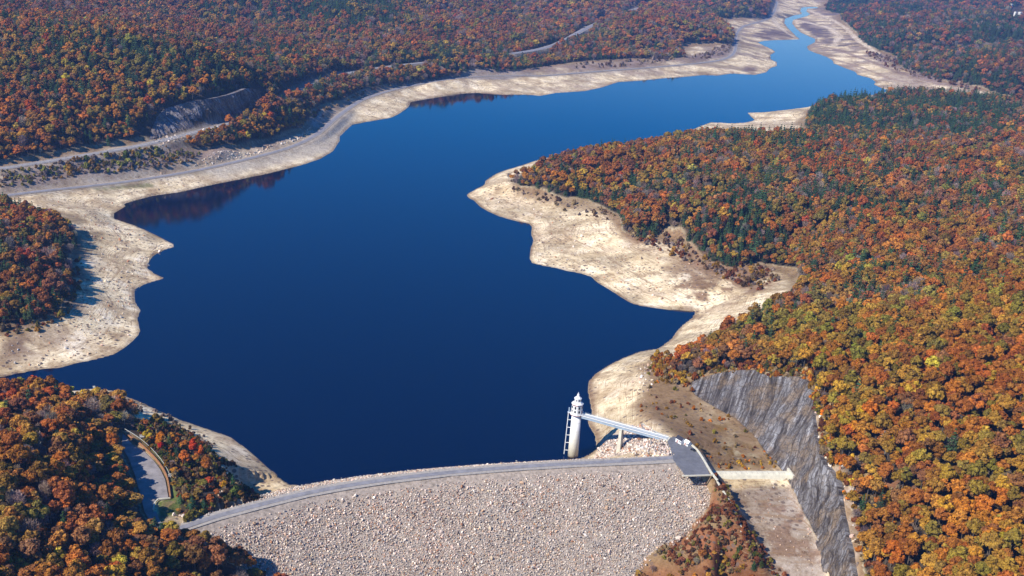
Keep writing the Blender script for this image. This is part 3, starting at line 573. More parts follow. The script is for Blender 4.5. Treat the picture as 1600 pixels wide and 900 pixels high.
def broad_crown(seed, nl=9, n=760, R=4.6, zc=11.5, hz=4.6, leaf=.55):
    r0 = np.random.default_rng(seed); C, Nn = [], []
    lobes = []
    for i in range(nl):
        a = i * 2.4 + r0.random(); q = 0 if i == 0 else R * (.35 + .4 * r0.random())
        lobes.append((math.cos(a) * q, math.sin(a) * q, zc + hz * (.55 if i == 0 else r0.uniform(-.55, .45)) - q * .25, R * r0.uniform(.26, .50)))
    tot = sum(l[3] ** 2 for l in lobes)
    for x, y, z, r in lobes:
        k = int(n * r * r / tot); d = r0.normal(size=(k, 3)); d /= np.linalg.norm(d, axis=1)[:, None]; d[:, 2] = np.where(d[:, 2] < -.4, -d[:, 2], d[:, 2])
        rr = r * (.72 + .38 * r0.random(k)) ; P_ = d * rr[:, None] * np.array([1, 1, .85]) + np.array([x, y, z]); C.append(P_); Nn.append(d)
    C = np.vstack(C); D = np.vstack(Nn); nrm = D + r0.normal(size=D.shape) * .45; nrm /= np.linalg.norm(nrm, axis=1)[:, None]
    A = np.cross(nrm, r0.normal(size=D.shape)); A /= np.linalg.norm(A, axis=1)[:, None]; B = np.cross(nrm, A); s = leaf * r0.uniform(.6, 1.35, (len(C), 1))
    return quads(C, A, B, s, s)
def conifer_crown(seed, H=17, R=3.4, z0=3.0, n=620, pine=False):
    r0 = np.random.default_rng(seed); tiers = 9; C, Nn = [], []
    for i in range(tiers):
        f = i / (tiers - 1); z = z0 + (H - z0) * f; r = R * ((1 - f) ** .75 + .06) * r0.uniform(.8, 1.15); k = int(n * (1.25 - f) / tiers)
        a = r0.random(k) * 6.283; arms = np.cos(a * 6 + i) * .22 + .85; q = np.sqrt(r0.random(k)) * r * arms
        C.append(np.stack([np.cos(a) * q, np.sin(a) * q, z - q * .35 + r0.normal(size=k) * .25 + (.6 if pine else 0)], 1)); Nn.append(np.stack([np.cos(a) * .6, np.sin(a) * .6, np.ones(k)], 1))
    C = np.vstack(C); D = np.vstack(Nn) + r0.normal(size=(len(C), 3)) * .35; D /= np.linalg.norm(D, axis=1)[:, None]
    A = np.cross(D, r0.normal(size=D.shape)); A /= np.linalg.norm(A, axis=1)[:, None]; B = np.cross(D, A); s = .5 * r0.uniform(.6, 1.3, (len(C), 1))
    return quads(C, A, B, s, s * .7)
def bare_crown(seed, n=620, R=4.0, zc=10.5, hz=4.8):
    r0 = np.random.default_rng(seed); d = r0.normal(size=(n, 3)); d /= np.linalg.norm(d, axis=1)[:, None]; q = r0.random(n) ** .5
    C = d * q[:, None] * np.array([R, R, hz]) + np.array([0, 0, zc]); A = d * .7 + np.array([0, 0, .8]) + r0.normal(size=d.shape) * .35; A /= np.linalg.norm(A, axis=1)[:, None]
    B = np.cross(A, r0.normal(size=d.shape)); B /= np.linalg.norm(B, axis=1)[:, None]
    return quads(C, A, B, r0.uniform(.6, 1.3, (n, 1)), r0.uniform(.05, .12, (n, 1)))
def merge_tree(name, cr, tr):
    """one light mesh for the far forest: leaves + trunk"""
    Vc, Fc = cr; tv_ = np.array([v.co[:] for v in tr.vertices]); tf = np.array([list(p.vertices) for p in tr.polygons]) + len(Vc)
    me = mesh_np(name, np.vstack([Vc, tv_]), np.vstack([Fc, tf]), False); mi = np.r_[np.zeros(len(Fc), np.int32), np.ones(len(tf), np.int32)]; me.polygons.foreach_set('material_index', mi); return me
KIND = {'broad': [], 'ever': [], 'bare': []}
for i in range(6):
    cr = broad_crown(100 + i, n=1050, leaf=.5, nl=11 + 2 * (i % 3), R=4.3 + .25 * (i % 3)); tr = trunk_geo(12, .28, .3 + .2 * (i % 2)); cm = mesh_np('crown', *cr, False); cm.materials.append(M['leaf']); tr.materials.append(M['bark'])
    KIND['broad'].append((cm, tr)); proto('broad', merge_tree('tree', cr, tr), [M['leaf'], M['bark']])
for i in range(4):
    cr = conifer_crown(200 + i, H=15 + 1.5 * i, R=4.3 + .5 * (i % 2), pine=i % 2); tr = trunk_geo(15, .25, .1, branches=0); cm = mesh_np('crown', *cr, False); cm.materials.append(M['needle']); tr.materials.append(M['bark'])
    KIND['ever'].append((cm, tr)); proto('ever', merge_tree('tree', cr, tr), [M['needle'], M['bark']])
for i in range(4):
    cr = bare_crown(300 + i, R=3.6 + .3 * i); tr = trunk_geo(13, .25, .3, branches=6, reach=2.8, b0=.4); cm = mesh_np('crown', *cr, False); cm.materials.append(M['twig']); tr.materials.append(M['palebark'])
    KIND['bare'].append((cm, tr)); proto('bare', merge_tree('tree', cr, tr), [M['twig'], M['palebark']])
for i in range(3):       # low shrubs
    cr = broad_crown(400 + i, nl=5, n=150, R=1.5, zc=1.0, hz=1.1, leaf=.42); proto('shrub', mesh_np('shrub', *cr, False), [M['leaf']])
for i in range(6):       # stones
    bm = bmesh.new(); bmesh.ops.create_icosphere(bm, subdivisions=1, radius=.5)
    for v in bm.verts: v.co = Vector((v.co.x * random.uniform(.7, 1.35), v.co.y * random.uniform(.7, 1.2), v.co.z * random.uniform(.6, 1.1)))
    me = bpy.data.meshes.new('stone'); bm.to_mesh(me); bm.free(); proto('stone', me, [M['stone']])

# ------------------------------------------------------------------ forest
cand = []
r = 345.0
while r < 9500:
    s = 6.7 if r < 1300 else 6.7 + (r - 1300) / 6200 * 11
    n = int(1.16 * r / s); u = -.58 + (np.arange(n) + rng.uniform(.1, .9, n)) * 1.16 / n; rr = r + rng.uniform(-.42, .42, n) * s
    cand.append(np.stack([np.sin(u) * rr, np.cos(u) * rr, np.full(n, s)], 1)); r += s
cand = np.vstack(cand)
j, i = gidx(cand[:, 0], cand[:, 1]); ok = m_for[j, i] & (roadd[j, i] > 3)
cand = cand[ok]; z = Hz(cand[:, 0], cand[:, 1]); T = np.c_[cand[:, :2], z, cand[:, 2]]
px, py, dep = pj(np.c_[T[:, :2], T[:, 2] + 8])
ok = (px > -110) & (px < 1710) & (py > -40) & (py < 1010)
CLb = np.array(CL_BOT)[:, :2]; CLt = np.array(CL_TOP)[:, :2]; CAb = np.array(CA_BOT)[:, :2]; CAt = np.array(CA_TOP)[:, :2]
ok &= dist_line(road_far, T[:, 0], T[:, 1]) > 24
ok &= dist_line(road_up, T[:, 0], T[:, 1]) > 17
ok &= dist_line([(*q, 0) for q in CAb], T[:, 0], T[:, 1]) > 22
for a, b_ in ((CLb, CLt), (CAb, CAt)): ok &= ~inside(list(a) + list(b_[::-1]), T[:, 0], T[:, 1])
ok &= dist_line(PAD, T[:, 0], T[:, 1], True) > 5
ok &= dist_line(LOT, T[:, 0], T[:, 1], True) > 6.5
def pin(poly): return inside(poly, px, py)          # photo outlines used only to say what grows where
ok &= ~pin([(1345,742),(1400,756),(1470,772),(1475,780),(1400,770),(1345,760)])
ok &= ~((np.abs(px - 1588) < 11) & (np.abs(py - 19) < 11))
isth = pin([(190,650),(240,640),(300,668),(350,710),(395,760),(300,815),(262,760),(235,700)]); ok &= ~(isth & (rng.random(len(T)) < .6))
T = T[ok]; px = px[ok]; py = py[ok]; dep = dep[ok]; n = len(T); print('trees', n)
X, Y = T[:, 0], T[:, 1]
cl = fbm(X, Y, 55, 3, 81); cl2 = fbm(X, Y, 140, 3, 83); rnd = rng.random(n)
NAMES = ['rust', 'orange', 'yellow', 'ochre', 'olive', 'maroon', 'red', 'bare', 'ever']
TINT = {'rust': (.31, .092, .017), 'orange': (.50, .165, .018), 'yellow': (.47, .28, .03), 'ochre': (.32, .17, .026), 'olive': (.20, .165, .028), 'maroon': (.20, .08, .04), 'red': (.42, .07, .012), 'bare': (.27, .20, .175), 'ever': (.042, .078, .032)}
def W(**k): return np.array([k.get(a, 0) for a in NAMES], float)
PW = np.tile(W(rust=25, orange=6, yellow=3, ochre=16, olive=8, maroon=14, red=1, bare=16, ever=12), (n, 1))
def region(mask, **k): PW[mask] = W(**k)
def blob(cx, cy, rx, ry, s, **k):
    g = np.exp(-((px - cx) / rx) ** 2 - ((py - cy) / ry) ** 2)[:, None] * s; g = np.minimum(g, 1); PW[:] = PW * (1 - g) + W(**k) * g * (PW.sum(1, keepdims=True) / 100)
region((px > 1200) & (py > 430), rust=26, orange=12, yellow=6, ochre=30, olive=18, maroon=3, red=.6, bare=3, ever=1.5)
region((px < 700) & (py > 540), rust=36, orange=9, yellow=4, ochre=12, olive=8, maroon=12, red=1, bare=17, ever=1.5)
region((px < 160) & (py > 290) & (py < 540), rust=20, orange=10, yellow=4, ochre=8, olive=7, maroon=14, red=2, bare=18, ever=17)
region((py < 300) & (px < 520), rust=14, orange=17, yellow=5, ochre=20, olive=14, maroon=6, red=2, bare=8, ever=14)
far = (py < 170) & (px > 380); region(far, rust=19, orange=6, yellow=2, ochre=12, olive=8, maroon=16, red=1, bare=27, ever=11)
region((px > 1290) & (py < 160), rust=12, orange=3, ochre=5, olive=5, maroon=32, bare=20, ever=23)
blob(250, 90, 190, 34, .85, rust=8, orange=4, ochre=12, olive=22, maroon=6, bare=6, ever=42)
blob(330, 120, 90, 25, .6, ever=60, olive=25, rust=15)
blob(0, 15, 500, 26, .95, maroon=32, bare=32, rust=20, ochre=6, ever=6, orange=4)
blob(330, 55, 130, 26, .9, maroon=30, bare=34, rust=20, ochre=8, ever=4, orange=4)
blob(200, 205, 230, 24, .5, orange=45, yellow=15, ochre=25, rust=15); blob(60, 170, 110, 30, .5, orange=40, rust=20, ochre=30, red=5)
blob(480, 12, 110, 22, .95, ever=80, olive=14, rust=6); blob(450, 120, 45, 20, .7, ever=50, maroon=25, bare=25)
blob(610, 30, 40, 16, .8, ever=70, olive=20, rust=10); blob(730, 90, 140, 13, .6, ever=35, olive=25, yellow=8, rust=20, ochre=12)
blob(690, 100, 120, 8, .6, yellow=25, olive=35, ochre=30, ever=10)
blob(960, 60, 70, 18, .7, ever=45, rust=25, olive=20, bare=10); blob(1040, 75, 90, 10, .4, ever=40, rust=30, ochre=30)
blob(1020, 30, 80, 14, .4, rust=45, orange=15, bare=20, ever=20); blob(1140, 22, 50, 9, .9, ever=80, olive=20)
blob(1300, 178, 55, 26, 1, ever=94, olive=6); blob(1440, 165, 120, 16, 1, ever=80, olive=8, maroon=6, rust=6); blob(1400, 195, 190, 16, .9, ever=64, bare=12, maroon=14, rust=10)
blob(1560, 190, 130, 30, .5, ever=55, bare=25, maroon=20); blob(1320, 12, 40, 14, .8, ever=75, maroon=25); blob(1560, 45, 90, 18, .7, ever=72, maroon=14, bare=14); blob(1370, 60, 40, 25, .6, ever=60, maroon=30, bare=10)
blob(1480, 90, 120, 10, .6, ever=50, maroon=35, bare=15); blob(1560, 12, 60, 10, .4, rust=50, orange=20, maroon=30)
blob(1400, 225, 260, 14, .6, rust=42, orange=10, maroon=30, bare=18)
blob(1250, 225, 120, 18, .7, ever=65, olive=20, rust=15); blob(1360, 300, 240, 40, .5, ever=34, bare=28, maroon=16, rust=16, olive=6)
blob(1000, 205, 60, 8, .6, ever=70, olive=20, rust=10); blob(960, 250, 90, 26, .7, rust=42, maroon=22, ochre=20, olive=8, orange=8)
blob(1440, 420, 220, 45, .5, ever=20, bare=25, rust=20, ochre=20, maroon=15); blob(1340, 470, 130, 20, .6, bare=40, maroon=25, ever=20, rust=15)
blob(900, 285, 60, 16, .8, orange=42, yellow=20, ochre=26, rust=6, red=6); blob(1100, 380, 90, 22, .5, ever=40, rust=28, ochre=12, bare=20)
blob(1380, 330, 60, 60, .3, orange=45, rust=35, ochre=20); blob(1560, 440, 80, 40, .5, ochre=40, rust=30, olive=30)
blob(1090, 545, 90, 28, .7, orange=35, rust=25, yellow=15, ochre=25); blob(1340, 670, 45, 50, .9, orange=42, yellow=30, red=6, ochre=12, bare=10)
blob(1420, 640, 80, 60, .3, yellow=25, ochre=35, olive=40); blob(1480, 560, 160, 60, .4, olive=38, ochre=35, rust=27); blob(1330, 590, 60, 40, .4, rust=60, olive=20, ochre=20)
blob(1520, 840, 120, 60, .5, rust=50, orange=20, ochre=22, red=4); blob(1380, 850, 60, 60, .5, orange=30, rust=40, ochre=20, yellow=10)
blob(60, 480, 60, 40, .6, ever=50, rust=20, bare=18, orange=12); blob(110, 400, 20, 40, .7, ever=45, bare=45, rust=10)
blob(130, 620, 110, 30, .5, orange=35, yellow=20, ochre=20, rust=10, red=8, olive=7); blob(60, 760, 110, 70, .3, rust=45, orange=20, bare=20, ochre=15)
blob(300, 770, 60, 25, .5, ever=25, olive=25, ochre=20, rust=20, orange=10); blob(300, 700, 50, 40, .4, orange=35, yellow=15, bare=25, olive=15, ever=10)
blob(180, 850, 90, 50, .4, bare=35, rust=30, maroon=20, ochre=15)
PW *= np.exp((np.stack([fbm(X, Y, 75, 3, 90 + k) for k in range(9)], 1) - .5) * 4.4)        # species grow in clumps
PW[:, 8] *= np.where(py < 520, 1.5, 1) * np.where((px > 850) & (py > 200) & (py < 440), 1.7, 1) * np.where((px < 700) & (py < 150), 1.7, 1) * np.where((px > 1200) & (py < 210), 1.8, 1); PW[:, 4] *= np.where(py < 520, 1.5, 1); PW /= PW.sum(1, keepdims=True); spc = (PW.cumsum(1) < rnd[:, None]).sum(1).clip(0, 8)
tint = np.array([TINT[a] for a in NAMES])[spc]; TM = np.array([TINT[a] for a in NAMES]); lm = (PW[:, :8] @ TM[:8]) / PW[:, :8].sum(1, keepdims=True); tint = np.where((spc < 7)[:, None], tint * .68 + lm * .32, tint); tint = tint * np.exp(rng.normal(0, .20, (n, 1))) * np.exp(rng.normal(0, .08, (n, 3)))
tint = np.minimum(tint * np.where(spc < 7, 1.12, 1.0)[:, None], .56); kind = np.where(spc == 8, 1, np.where(spc == 7, 2, 0))
SC = T[:, 3] / 7.4 * np.exp(rng.normal(0, .26, n)) * 1.06
SC = np.where(kind == 1, SC * 1.06, np.where(kind == 2, SC * .85, SC)); SC = np.clip(SC, .6, 1.5 * T[:, 3] / 7.4)
hs = SC * rng.uniform(.85, 1.1, n) * np.clip(7.4 / T[:, 3], .5, 1) ** .45
edge = d_for[gidx(X, Y)] < .62; hs = np.where(edge, hs * .82, hs); SC = np.where(edge, SC * .85, SC)
ist = pin([(190,650),(240,640),(300,668),(350,710),(395,760),(300,815),(262,760),(235,700)]); SC = np.where(ist, SC * .62, SC); hs = np.where(ist, hs * .6, hs); dlot = dist_line(LOT, X, Y, True); hs = np.where(dlot < 26, hs * .62, hs); i6 = inside(F6, X, Y); SC = np.where(i6, SC * .5, SC); hs = np.where(i6, hs * .42, hs)
scl = np.stack([SC, SC, hs], 1); rot = np.stack([rng.normal(0, .04, n), rng.normal(0, .04, n), rng.random(n) * 6.283], 1)
onframe = (px > 2) & (px < 1598) & (py > 2) & (py < 925)
words_ = {'rust': 'rust brown', 'orange': 'bright orange', 'yellow': 'golden yellow', 'ochre': 'ochre', 'olive': 'olive green', 'maroon': 'dark maroon', 'red': 'scarlet'}
kname = {0: 'broadleaf_tree', 1: 'evergreen_tree', 2: 'bare_tree'}
kk = {0: 'broad', 1: 'ever', 2: 'bare'}
single = np.zeros(n, bool)
for k in range(3):
    c = np.where((kind == k) & onframe)[0]; c = c[np.argsort(dep[c] / SC[c])][:298 if k != 0 else 290]; single[c] = True
def place_of(x, y):
    if x < 700 and y > 540: return 'on the steep near left hillside' if x < 225 or y > 812 else 'between the parking area and the lake'
    if x < 700: return 'in the left shore woods'
    if y > 860 and x < 1250: return 'at the foot of the dam\'s right end'
    if x > 1240 and y > 640: return 'above the spillway rock cut' if x < 1400 else 'on the near right hillside'
    return 'on the right hillside behind the rock cut' if y > 430 else 'on the wooded right peninsula'
TREEC = {}
def add_tree(k, v, loc, s, h, rz, tn, label, group):
    """Empty > trunk, crown; copies share mesh data"""
    key = (k, v)
    if key not in TREEC:
        t = empty(kname[k], (0, 0, 0)); cr, tr = KIND[kk[k]][v]
        a = bpy.data.objects.new('trunk', tr); b_ = bpy.data.objects.new('crown', cr)
        for o in (a, b_): COL.objects.link(o); o.parent = t
        TREEC[key] = (t, a, b_); t2, a2, b2 = t, a, b_
    else:
        t, a, b_ = TREEC[key]; t2, a2, b2 = t.copy(), a.copy(), b_.copy()
        for o in (t2, a2, b2): COL.objects.link(o)
        a2.parent = t2; b2.parent = t2
    t2.location = loc; t2.scale = (s, s, h); t2.rotation_euler = (0, 0, rz); b2['tint'] = [float(q) for q in tn]
    t2['label'] = label; t2['category'] = {0: 'tree', 1: 'evergreen', 2: 'bare tree'}[k]
    if group: t2['group'] = group
    elif 'group' in t2: del t2['group']
    return t2
CW = {'rust': 'rust-brown', 'orange': 'orange', 'yellow': 'yellow', 'ochre': 'ochre', 'olive': 'olive-green', 'maroon': 'maroon', 'red': 'scarlet', 'bare': 'bare', 'ever': 'evergreen'}
PL = {'on the steep near left hillside': 'on the near left hillside', 'between the parking area and the lake': 'between parking area and lake', 'in the left shore woods': 'in the left shore woods', "at the foot of the dam's right end": "below the dam's right end",
      'above the spillway rock cut': 'above the rock cut', 'on the near right hillside': 'on the near right hillside', 'on the right hillside behind the rock cut': 'behind the rock cut', 'on the wooded right peninsula': 'on the right peninsula'}
def nb(q, sx, sy):
    """colour word of the nearest tree to one side of tree q"""
    dx = (px - px[q]) * (sx or 1); dy = (py - py[q]) * (sy or 1); al, ac = (dx, dy) if sx else (dy, dx)
    sc = np.where((al > 3) & (np.abs(ac) < al) & (al < 60), al + np.abs(ac), 1e9); j_ = int(np.argmin(sc)); return CW[NAMES[spc[j_]]] if sc[j_] < 1e8 else None
for q in np.where(single)[0]:
    k = kind[q]; pl = place_of(px[q], py[q]); a = NAMES[spc[q]]; l_, r_, d_ = nb(q, -1, 0), nb(q, 1, 0), nb(q, 0, 1)
    lb = {0: CW[a] + ' tree', 1: 'dark evergreen', 2: 'leafless grey tree'}[k] + ' ' + PL[pl]
    if l_ and r_: lb += ', between %s and %s trees' % (l_, r_) if l_ != r_ else ', among %s trees' % l_
    if d_ and len(lb.split()) < 13: lb += ', behind %s %s one' % ('an' if d_[0] in 'aeiou' else 'a', d_)
    gp = {0: words_.get(a, '') + ' trees ', 1: 'evergreens ', 2: 'bare trees '}[k] + pl
    add_tree(k, int(rng.integers(0, len(KIND[kk[k]]))), (T[q, 0], T[q, 1], T[q, 2] - .3), SC[q], hs[q], rot[q, 2], tint[q], lb, gp)
lab = {0: ('autumn_forest', 'mass of autumn coloured broadleaf trees covering the hills around the lake'), 1: ('evergreen_forest', 'dark green conifer woods scattered over the hills'), 2: ('leafless_forest', 'grey mauve leafless woods on the far slopes')}
for k in range(3):
    c = np.where((kind == k) & ~single)[0]
    scatter(lab[k][0], kk[k], T[c, :3] - [0, 0, .3], scl[c], rot[c], tint[c], lab[k][1])


# ------------------------------------------------------------------ rock cuts
def cliff(name, bot, top, nx, ny, amp, label, cat_slant, cols, matname, ts=1.0):
    B = smooth_line(bot, 3, 1); Tt = smooth_line(top, 3, 1)
    def res(Pp, n):
        s = np.r_[0, np.cumsum(np.linalg.norm(np.diff(Pp[:, :2], axis=0), axis=1))]; t = np.linspace(0, s[-1], n); return np.stack([np.interp(t, s, Pp[:, k]) for k in range(3)], 1), s[-1]
    B, lb_ = res(B, nx); Tt, lt_ = res(Tt, nx); mid = (B + Tt) / 2
    f = np.linspace(-.12, 1.0, ny)[None, :, None]; Pp = B[:, None] * (1 - f) + Tt[:, None] * f
    tg = np.gradient(mid[:, :2], axis=0); tg /= np.linalg.norm(tg, axis=1)[:, None]; nr = np.stack([-tg[:, 1], tg[:, 0]], 1)
    side = np.sign(((B - Tt)[:, :2] * nr).sum()); nr *= side
    S = np.repeat(np.linspace(0, (lb_ + lt_) / 2, nx)[:, None], ny, 1); Hh = Pp[..., 2] * 1.25
    sl = S + cat_slant * Hh
    d = (np.abs(fbm(sl, Hh * .14, 10, 4, 41) - .5) * -6.5 + (fbm(sl, Hh * .12, 4.0, 3, 43) - .5) * 2.6 + (fbm(S, Hh, 30, 3, 45) - .5) * 6.0) * amp
    d = d - np.abs(fbm(sl * 1.0, Hh * .25, 2.2, 3, 49) - .5) * 3.4 + np.round(fbm(S * .6 + Hh * .5, Hh - S * .35, 16, 2, 53) * 7) / 7 * 5.0 - 2.5
    d = d + np.round(fbm(sl, Hh * .3, 14, 2, 47) * 5) / 5 * 2.2 * amp - .6 * amp
    e = np.clip(np.minimum(f[..., 0] * 6 + .6, (1 - f[..., 0]) * 8 + .15), 0, 1); d = d * e + .8
    Pp[..., :2] += nr[:, None] * d[..., None]
    # a ledge that runs back into the hill so the face has a top
    bk = Pp[:, -1:].copy(); bk[..., :2] -= nr[:, None] * 9; bk[..., 2] = Pp[:, -1:, 2] - 1.5
    Pp = np.concatenate([Pp, bk], 1); ny += 1; sl = np.concatenate([sl, sl[:, -1:]], 1); Hh = np.concatenate([Hh, Hh[:, -1:]], 1)
    id_ = np.arange(nx * ny).reshape(nx, ny); Fx = np.stack([id_[:-1, :-1], id_[1:, :-1], id_[1:, 1:], id_[:-1, 1:]], -1).reshape(-1, 4)
    if side > 0: Fx = Fx[:, ::-1]
    me = mesh_np(name, Pp.reshape(-1, 3), Fx, False); a = me.attributes.new('bed', 'FLOAT_VECTOR', 'POINT')
    a.data.foreach_set('vector', np.stack([sl, Hh * .12, sl * 0], -1).astype(np.float32).ravel())
    m = mat(matname, (.3, .3, .3), .85); at = N(m, 'ShaderNodeAttribute', attribute_name='bed').outputs['Vector']
    n1_ = noise(m, .17 * ts, 7, .74, at, .6); n2_ = noise(m, .06, 4, .6, geo(m)); n3_ = noise(m, .75 * ts, 5, .75, at, .4)
    c = ramp(m, n1_, cols); c = mix(m, math_(m, 'MULTIPLY', ramp(m, n2_, [(.47, (0, 0, 0)), (.62, (1, 1, 1))]), .6), c, (.22, .15, .085))
    vk = N(m, 'ShaderNodeTexVoronoi', feature='DISTANCE_TO_EDGE'); vk.inputs['Scale'].default_value = .2; mpv = N(m, 'ShaderNodeMapping'); mpv.inputs['Rotation'].default_value = (.3, .5, .4); mpv.inputs['Scale'].default_value = (1, 1, .45); LK(m, geo(m), mpv.inputs['Vector']); LK(m, mpv.outputs[0], vk.inputs['Vector'])
    c = mix(m, ramp(m, vk.outputs['Distance'], [(.0, (.75, .75, .75)), (.09, (0, 0, 0))]), c, (.05, .04, .035))
    c = mix(m, 1.0, c, ramp(m, n3_, [(.32, (.42, .38, .36)), (.52, (1, 1, 1)), (.68, (1.5, 1.5, 1.5))]), 'MULTIPLY'); LK(m, c, BS(m).inputs['Base Color'])
    b_ = N(m, 'ShaderNodeBump'); b_.inputs['Strength'].default_value = .8; b_.inputs['Distance'].default_value = 1.0; LK(m, n3_, b_.inputs['Height']); LK(m, b_.outputs[0], BS(m).inputs['Normal'])
    return obj(name, me, m, kind='structure', label=label)
cliff('rock_cut', CL_BOT, CL_TOP, 760, 110, 1.0, 'tall slanting grey rock cut beside the spillway', .75, [(.40, (.035, .028, .025)), (.48, (.115, .10, .092)), (.55, (.19, .18, .178)), (.63, (.29, .28, .28)), (.74, (.56, .53, .49))], 'grey_bedded_rock')
cliff('roadside_cliff', CA_BOT, CA_TOP, 200, 30, 1.6, 'grey rock face above the upper road on the left', .25, [(.36, (.05, .042, .045)), (.47, (.14, .125, .13)), (.58, (.25, .23, .24)), (.72, (.45, .42, .41))], 'roadside_rock', .6)

# ------------------------------------------------------------------ loose stone
STONE = np.array([(.72,.60,.54),(.50,.465,.44),(.40,.38,.37),(.48,.34,.24),(.38,.20,.12),(.22,.18,.165),(.78,.70,.62),(.58,.42,.35),(.60,.51,.38)])
def stones(name, P, size, w_, label, parent=None, sink=.2):
    n = len(P); S = size * np.exp(rng.normal(0, .38, n)); w_ = np.asarray(w_, float); 
    if w_.ndim == 1: w_ = np.tile(w_, (n, 1))
    w_ = w_ / w_.sum(1, keepdims=True); c = (w_.cumsum(1) < rng.random((n, 1))).sum(1).clip(0, len(STONE) - 1)
    tn = STONE[c] * np.array([1.06, 1.0, .90]) * np.exp(rng.normal(0, .18, (n, 1))); P = P.copy(); P[:, 2] += S * sink
    return scatter(name, 'stone', P, np.stack([S * rng.uniform(.8, 1.4, n), S, S * rng.uniform(.6, 1, n)], 1), rng.uniform(-3.1, 3.1, (n, 3)), tn, label, parent=parent)
S_, K_ = np.meshgrid(np.arange(-25, DLEN + 42, .98), np.arange(HW + 5, 150, .95), indexing='ij'); S_ = S_.ravel() + rng.uniform(-.6, .6, S_.size); K_ = K_.ravel() + rng.uniform(-.6, .6, K_.size)
zf = CREST - .54 * (K_ - HW); Pd = dsurf(S_, K_, zf) + dl; okd = (Hz(Pd[:, 0], Pd[:, 1]) < zf + 1.0); okd &= S_ < s_lim(K_) + 1; qx, qy, _ = pj(Pd); okd &= (qy < 925) & (qx > -30); Pd = Pd[okd]; S_ = S_[okd]; K_ = K_[okd]
okd = rng.random(len(Pd)) < .35 + .65 * sm(K_, 8, 22); Pd = Pd[okd]; S_ = S_[okd]; K_ = K_[okd]
warm = np.clip(1.25 - S_ / DLEN * .5 - K_ / 110 + (fbm(S_, K_, 50, 3, 77) - .5) * 1.6, .05, 1)[:, None]
wt = warm * np.array([[4, 1.5, 1, 2.2, 2.2, 1.2, 3.0, 2.2, .8]]) + (1 - warm) * np.array([[1.2, 4, 4, 1.5, .5, 1.5, 1.6, 1, 1.5]])
stones('riprap', Pd - dl, .70, wt, 'dense coat of broken stone over the downstream face', parent=dam)
S_, K_ = np.meshgrid(np.arange(-8, DLEN, 1.9), -np.arange(HW + .5, 80, 1.6), indexing='ij'); S_ = S_.ravel() + rng.uniform(-.9, .9, S_.size); K_ = K_.ravel() + rng.uniform(-.9, .9, K_.size)
Pd = dsurf(S_, K_, CREST - .52 * (-K_ - HW)) + dl; okd = Hz(Pd[:, 0], Pd[:, 1]) < Pd[:, 2] + .6; Pd = Pd[okd]
stones('riprap', Pd - dl, .62, [1.5, 4, 3, 2, .6, 1.6, 1, 1, 1.5], 'pale broken stone on the lakeward slope', parent=dam)
def area_pts(pts, step, dens=1.0):
    """jittered ground points inside a patch outlined on the photo"""
    poly = np.array([hit(*p) for p in pts]); x0, y0 = poly[:, :2].min(0); x1, y1 = poly[:, :2].max(0)
    a, b_ = np.meshgrid(np.arange(x0, x1, step), np.arange(y0, y1, step)); a = a.ravel() + rng.uniform(-.5, .5, a.size) * step; b_ = b_.ravel() + rng.uniform(-.5, .5, b_.size) * step
    k = inside(poly, a, b_) & (rng.random(a.size) < dens); a, b_ = a[k], b_[k]; return np.stack([a, b_, Hz(a, b_)], 1)
stones('loose_stones', np.vstack([area_pts([(935,700),(968,680),(985,668),(1005,662),(1035,684),(1050,706),(1054,713),(1000,716),(925,718)], 1.6),
    area_pts([(392,774),(460,768),(480,764),(400,784),(330,800),(290,812),(270,806),(330,790),(385,770)], 2.0, .9)]), 1.3, [4, 3, 1.5, 1, 1, 1.5, 5, 1.5, .6], 'broken stone heaped beside the dam crest')
stones('beach_stones', np.vstack([area_pts([(130,330),(180,350),(260,380),(230,430),(205,470),(210,520),(160,550),(60,575),(0,575),(0,530),(80,505),(110,440),(125,400)], 5, .34),
    area_pts([(790,285),(860,330),(960,350),(1060,400),(1180,440),(1100,480),(1000,470),(930,430),(840,410),(840,350),(740,305)], 6, .22),
    area_pts([(40,320),(180,300),(340,270),(300,292),(190,320),(150,335)], 9, .3)]), 1.5, [.6, 1, 1, 2, 3, 5, 1.5, 1, .5], 'stumps and dark stones strewn over the bare lake shore')
stones('channel_stones', area_pts([(1135,760),(1232,757),(1250,794),(1266,826),(1290,900),(1225,900),(1200,850),(1155,785)], 3.0, .3), .7, [1, 1, 1, 3, 3, 2, 1, 2, 2], 'small stones on the bare floor below the weir')
stones('boulders', np.vstack([area_pts([(235,217),(330,200),(410,170),(420,176),(330,212),(250,228)], 4, .4), area_pts([(300,262),(330,240),(400,236),(470,212),(486,196),(490,206),(470,218),(400,242),(330,258),(250,272),(232,276)], 3.2, .6),
    area_pts([(1280,600),(1290,640),(1292,700),(1330,745),(1345,800),(1350,900),(1335,900),(1320,790),(1284,720),(1270,640)], 3.4, .28),
    area_pts([(1135,760),(1232,757),(1250,794),(1266,826),(1290,900),(1225,900),(1200,850),(1155,785)], 4.5, .0), area_pts([(1005,870),(1060,835),(1100,800),(1108,808),(1060,850),(1010,885)], 2.5, .3),
    area_pts([(985,600),(1010,560),(1030,570),(1010,640)], 4, .3)]), 1.8, [2, 3, 2, 2, .8, 1, 4, 2, 2], 'pale fallen boulders below and along the rock cuts')

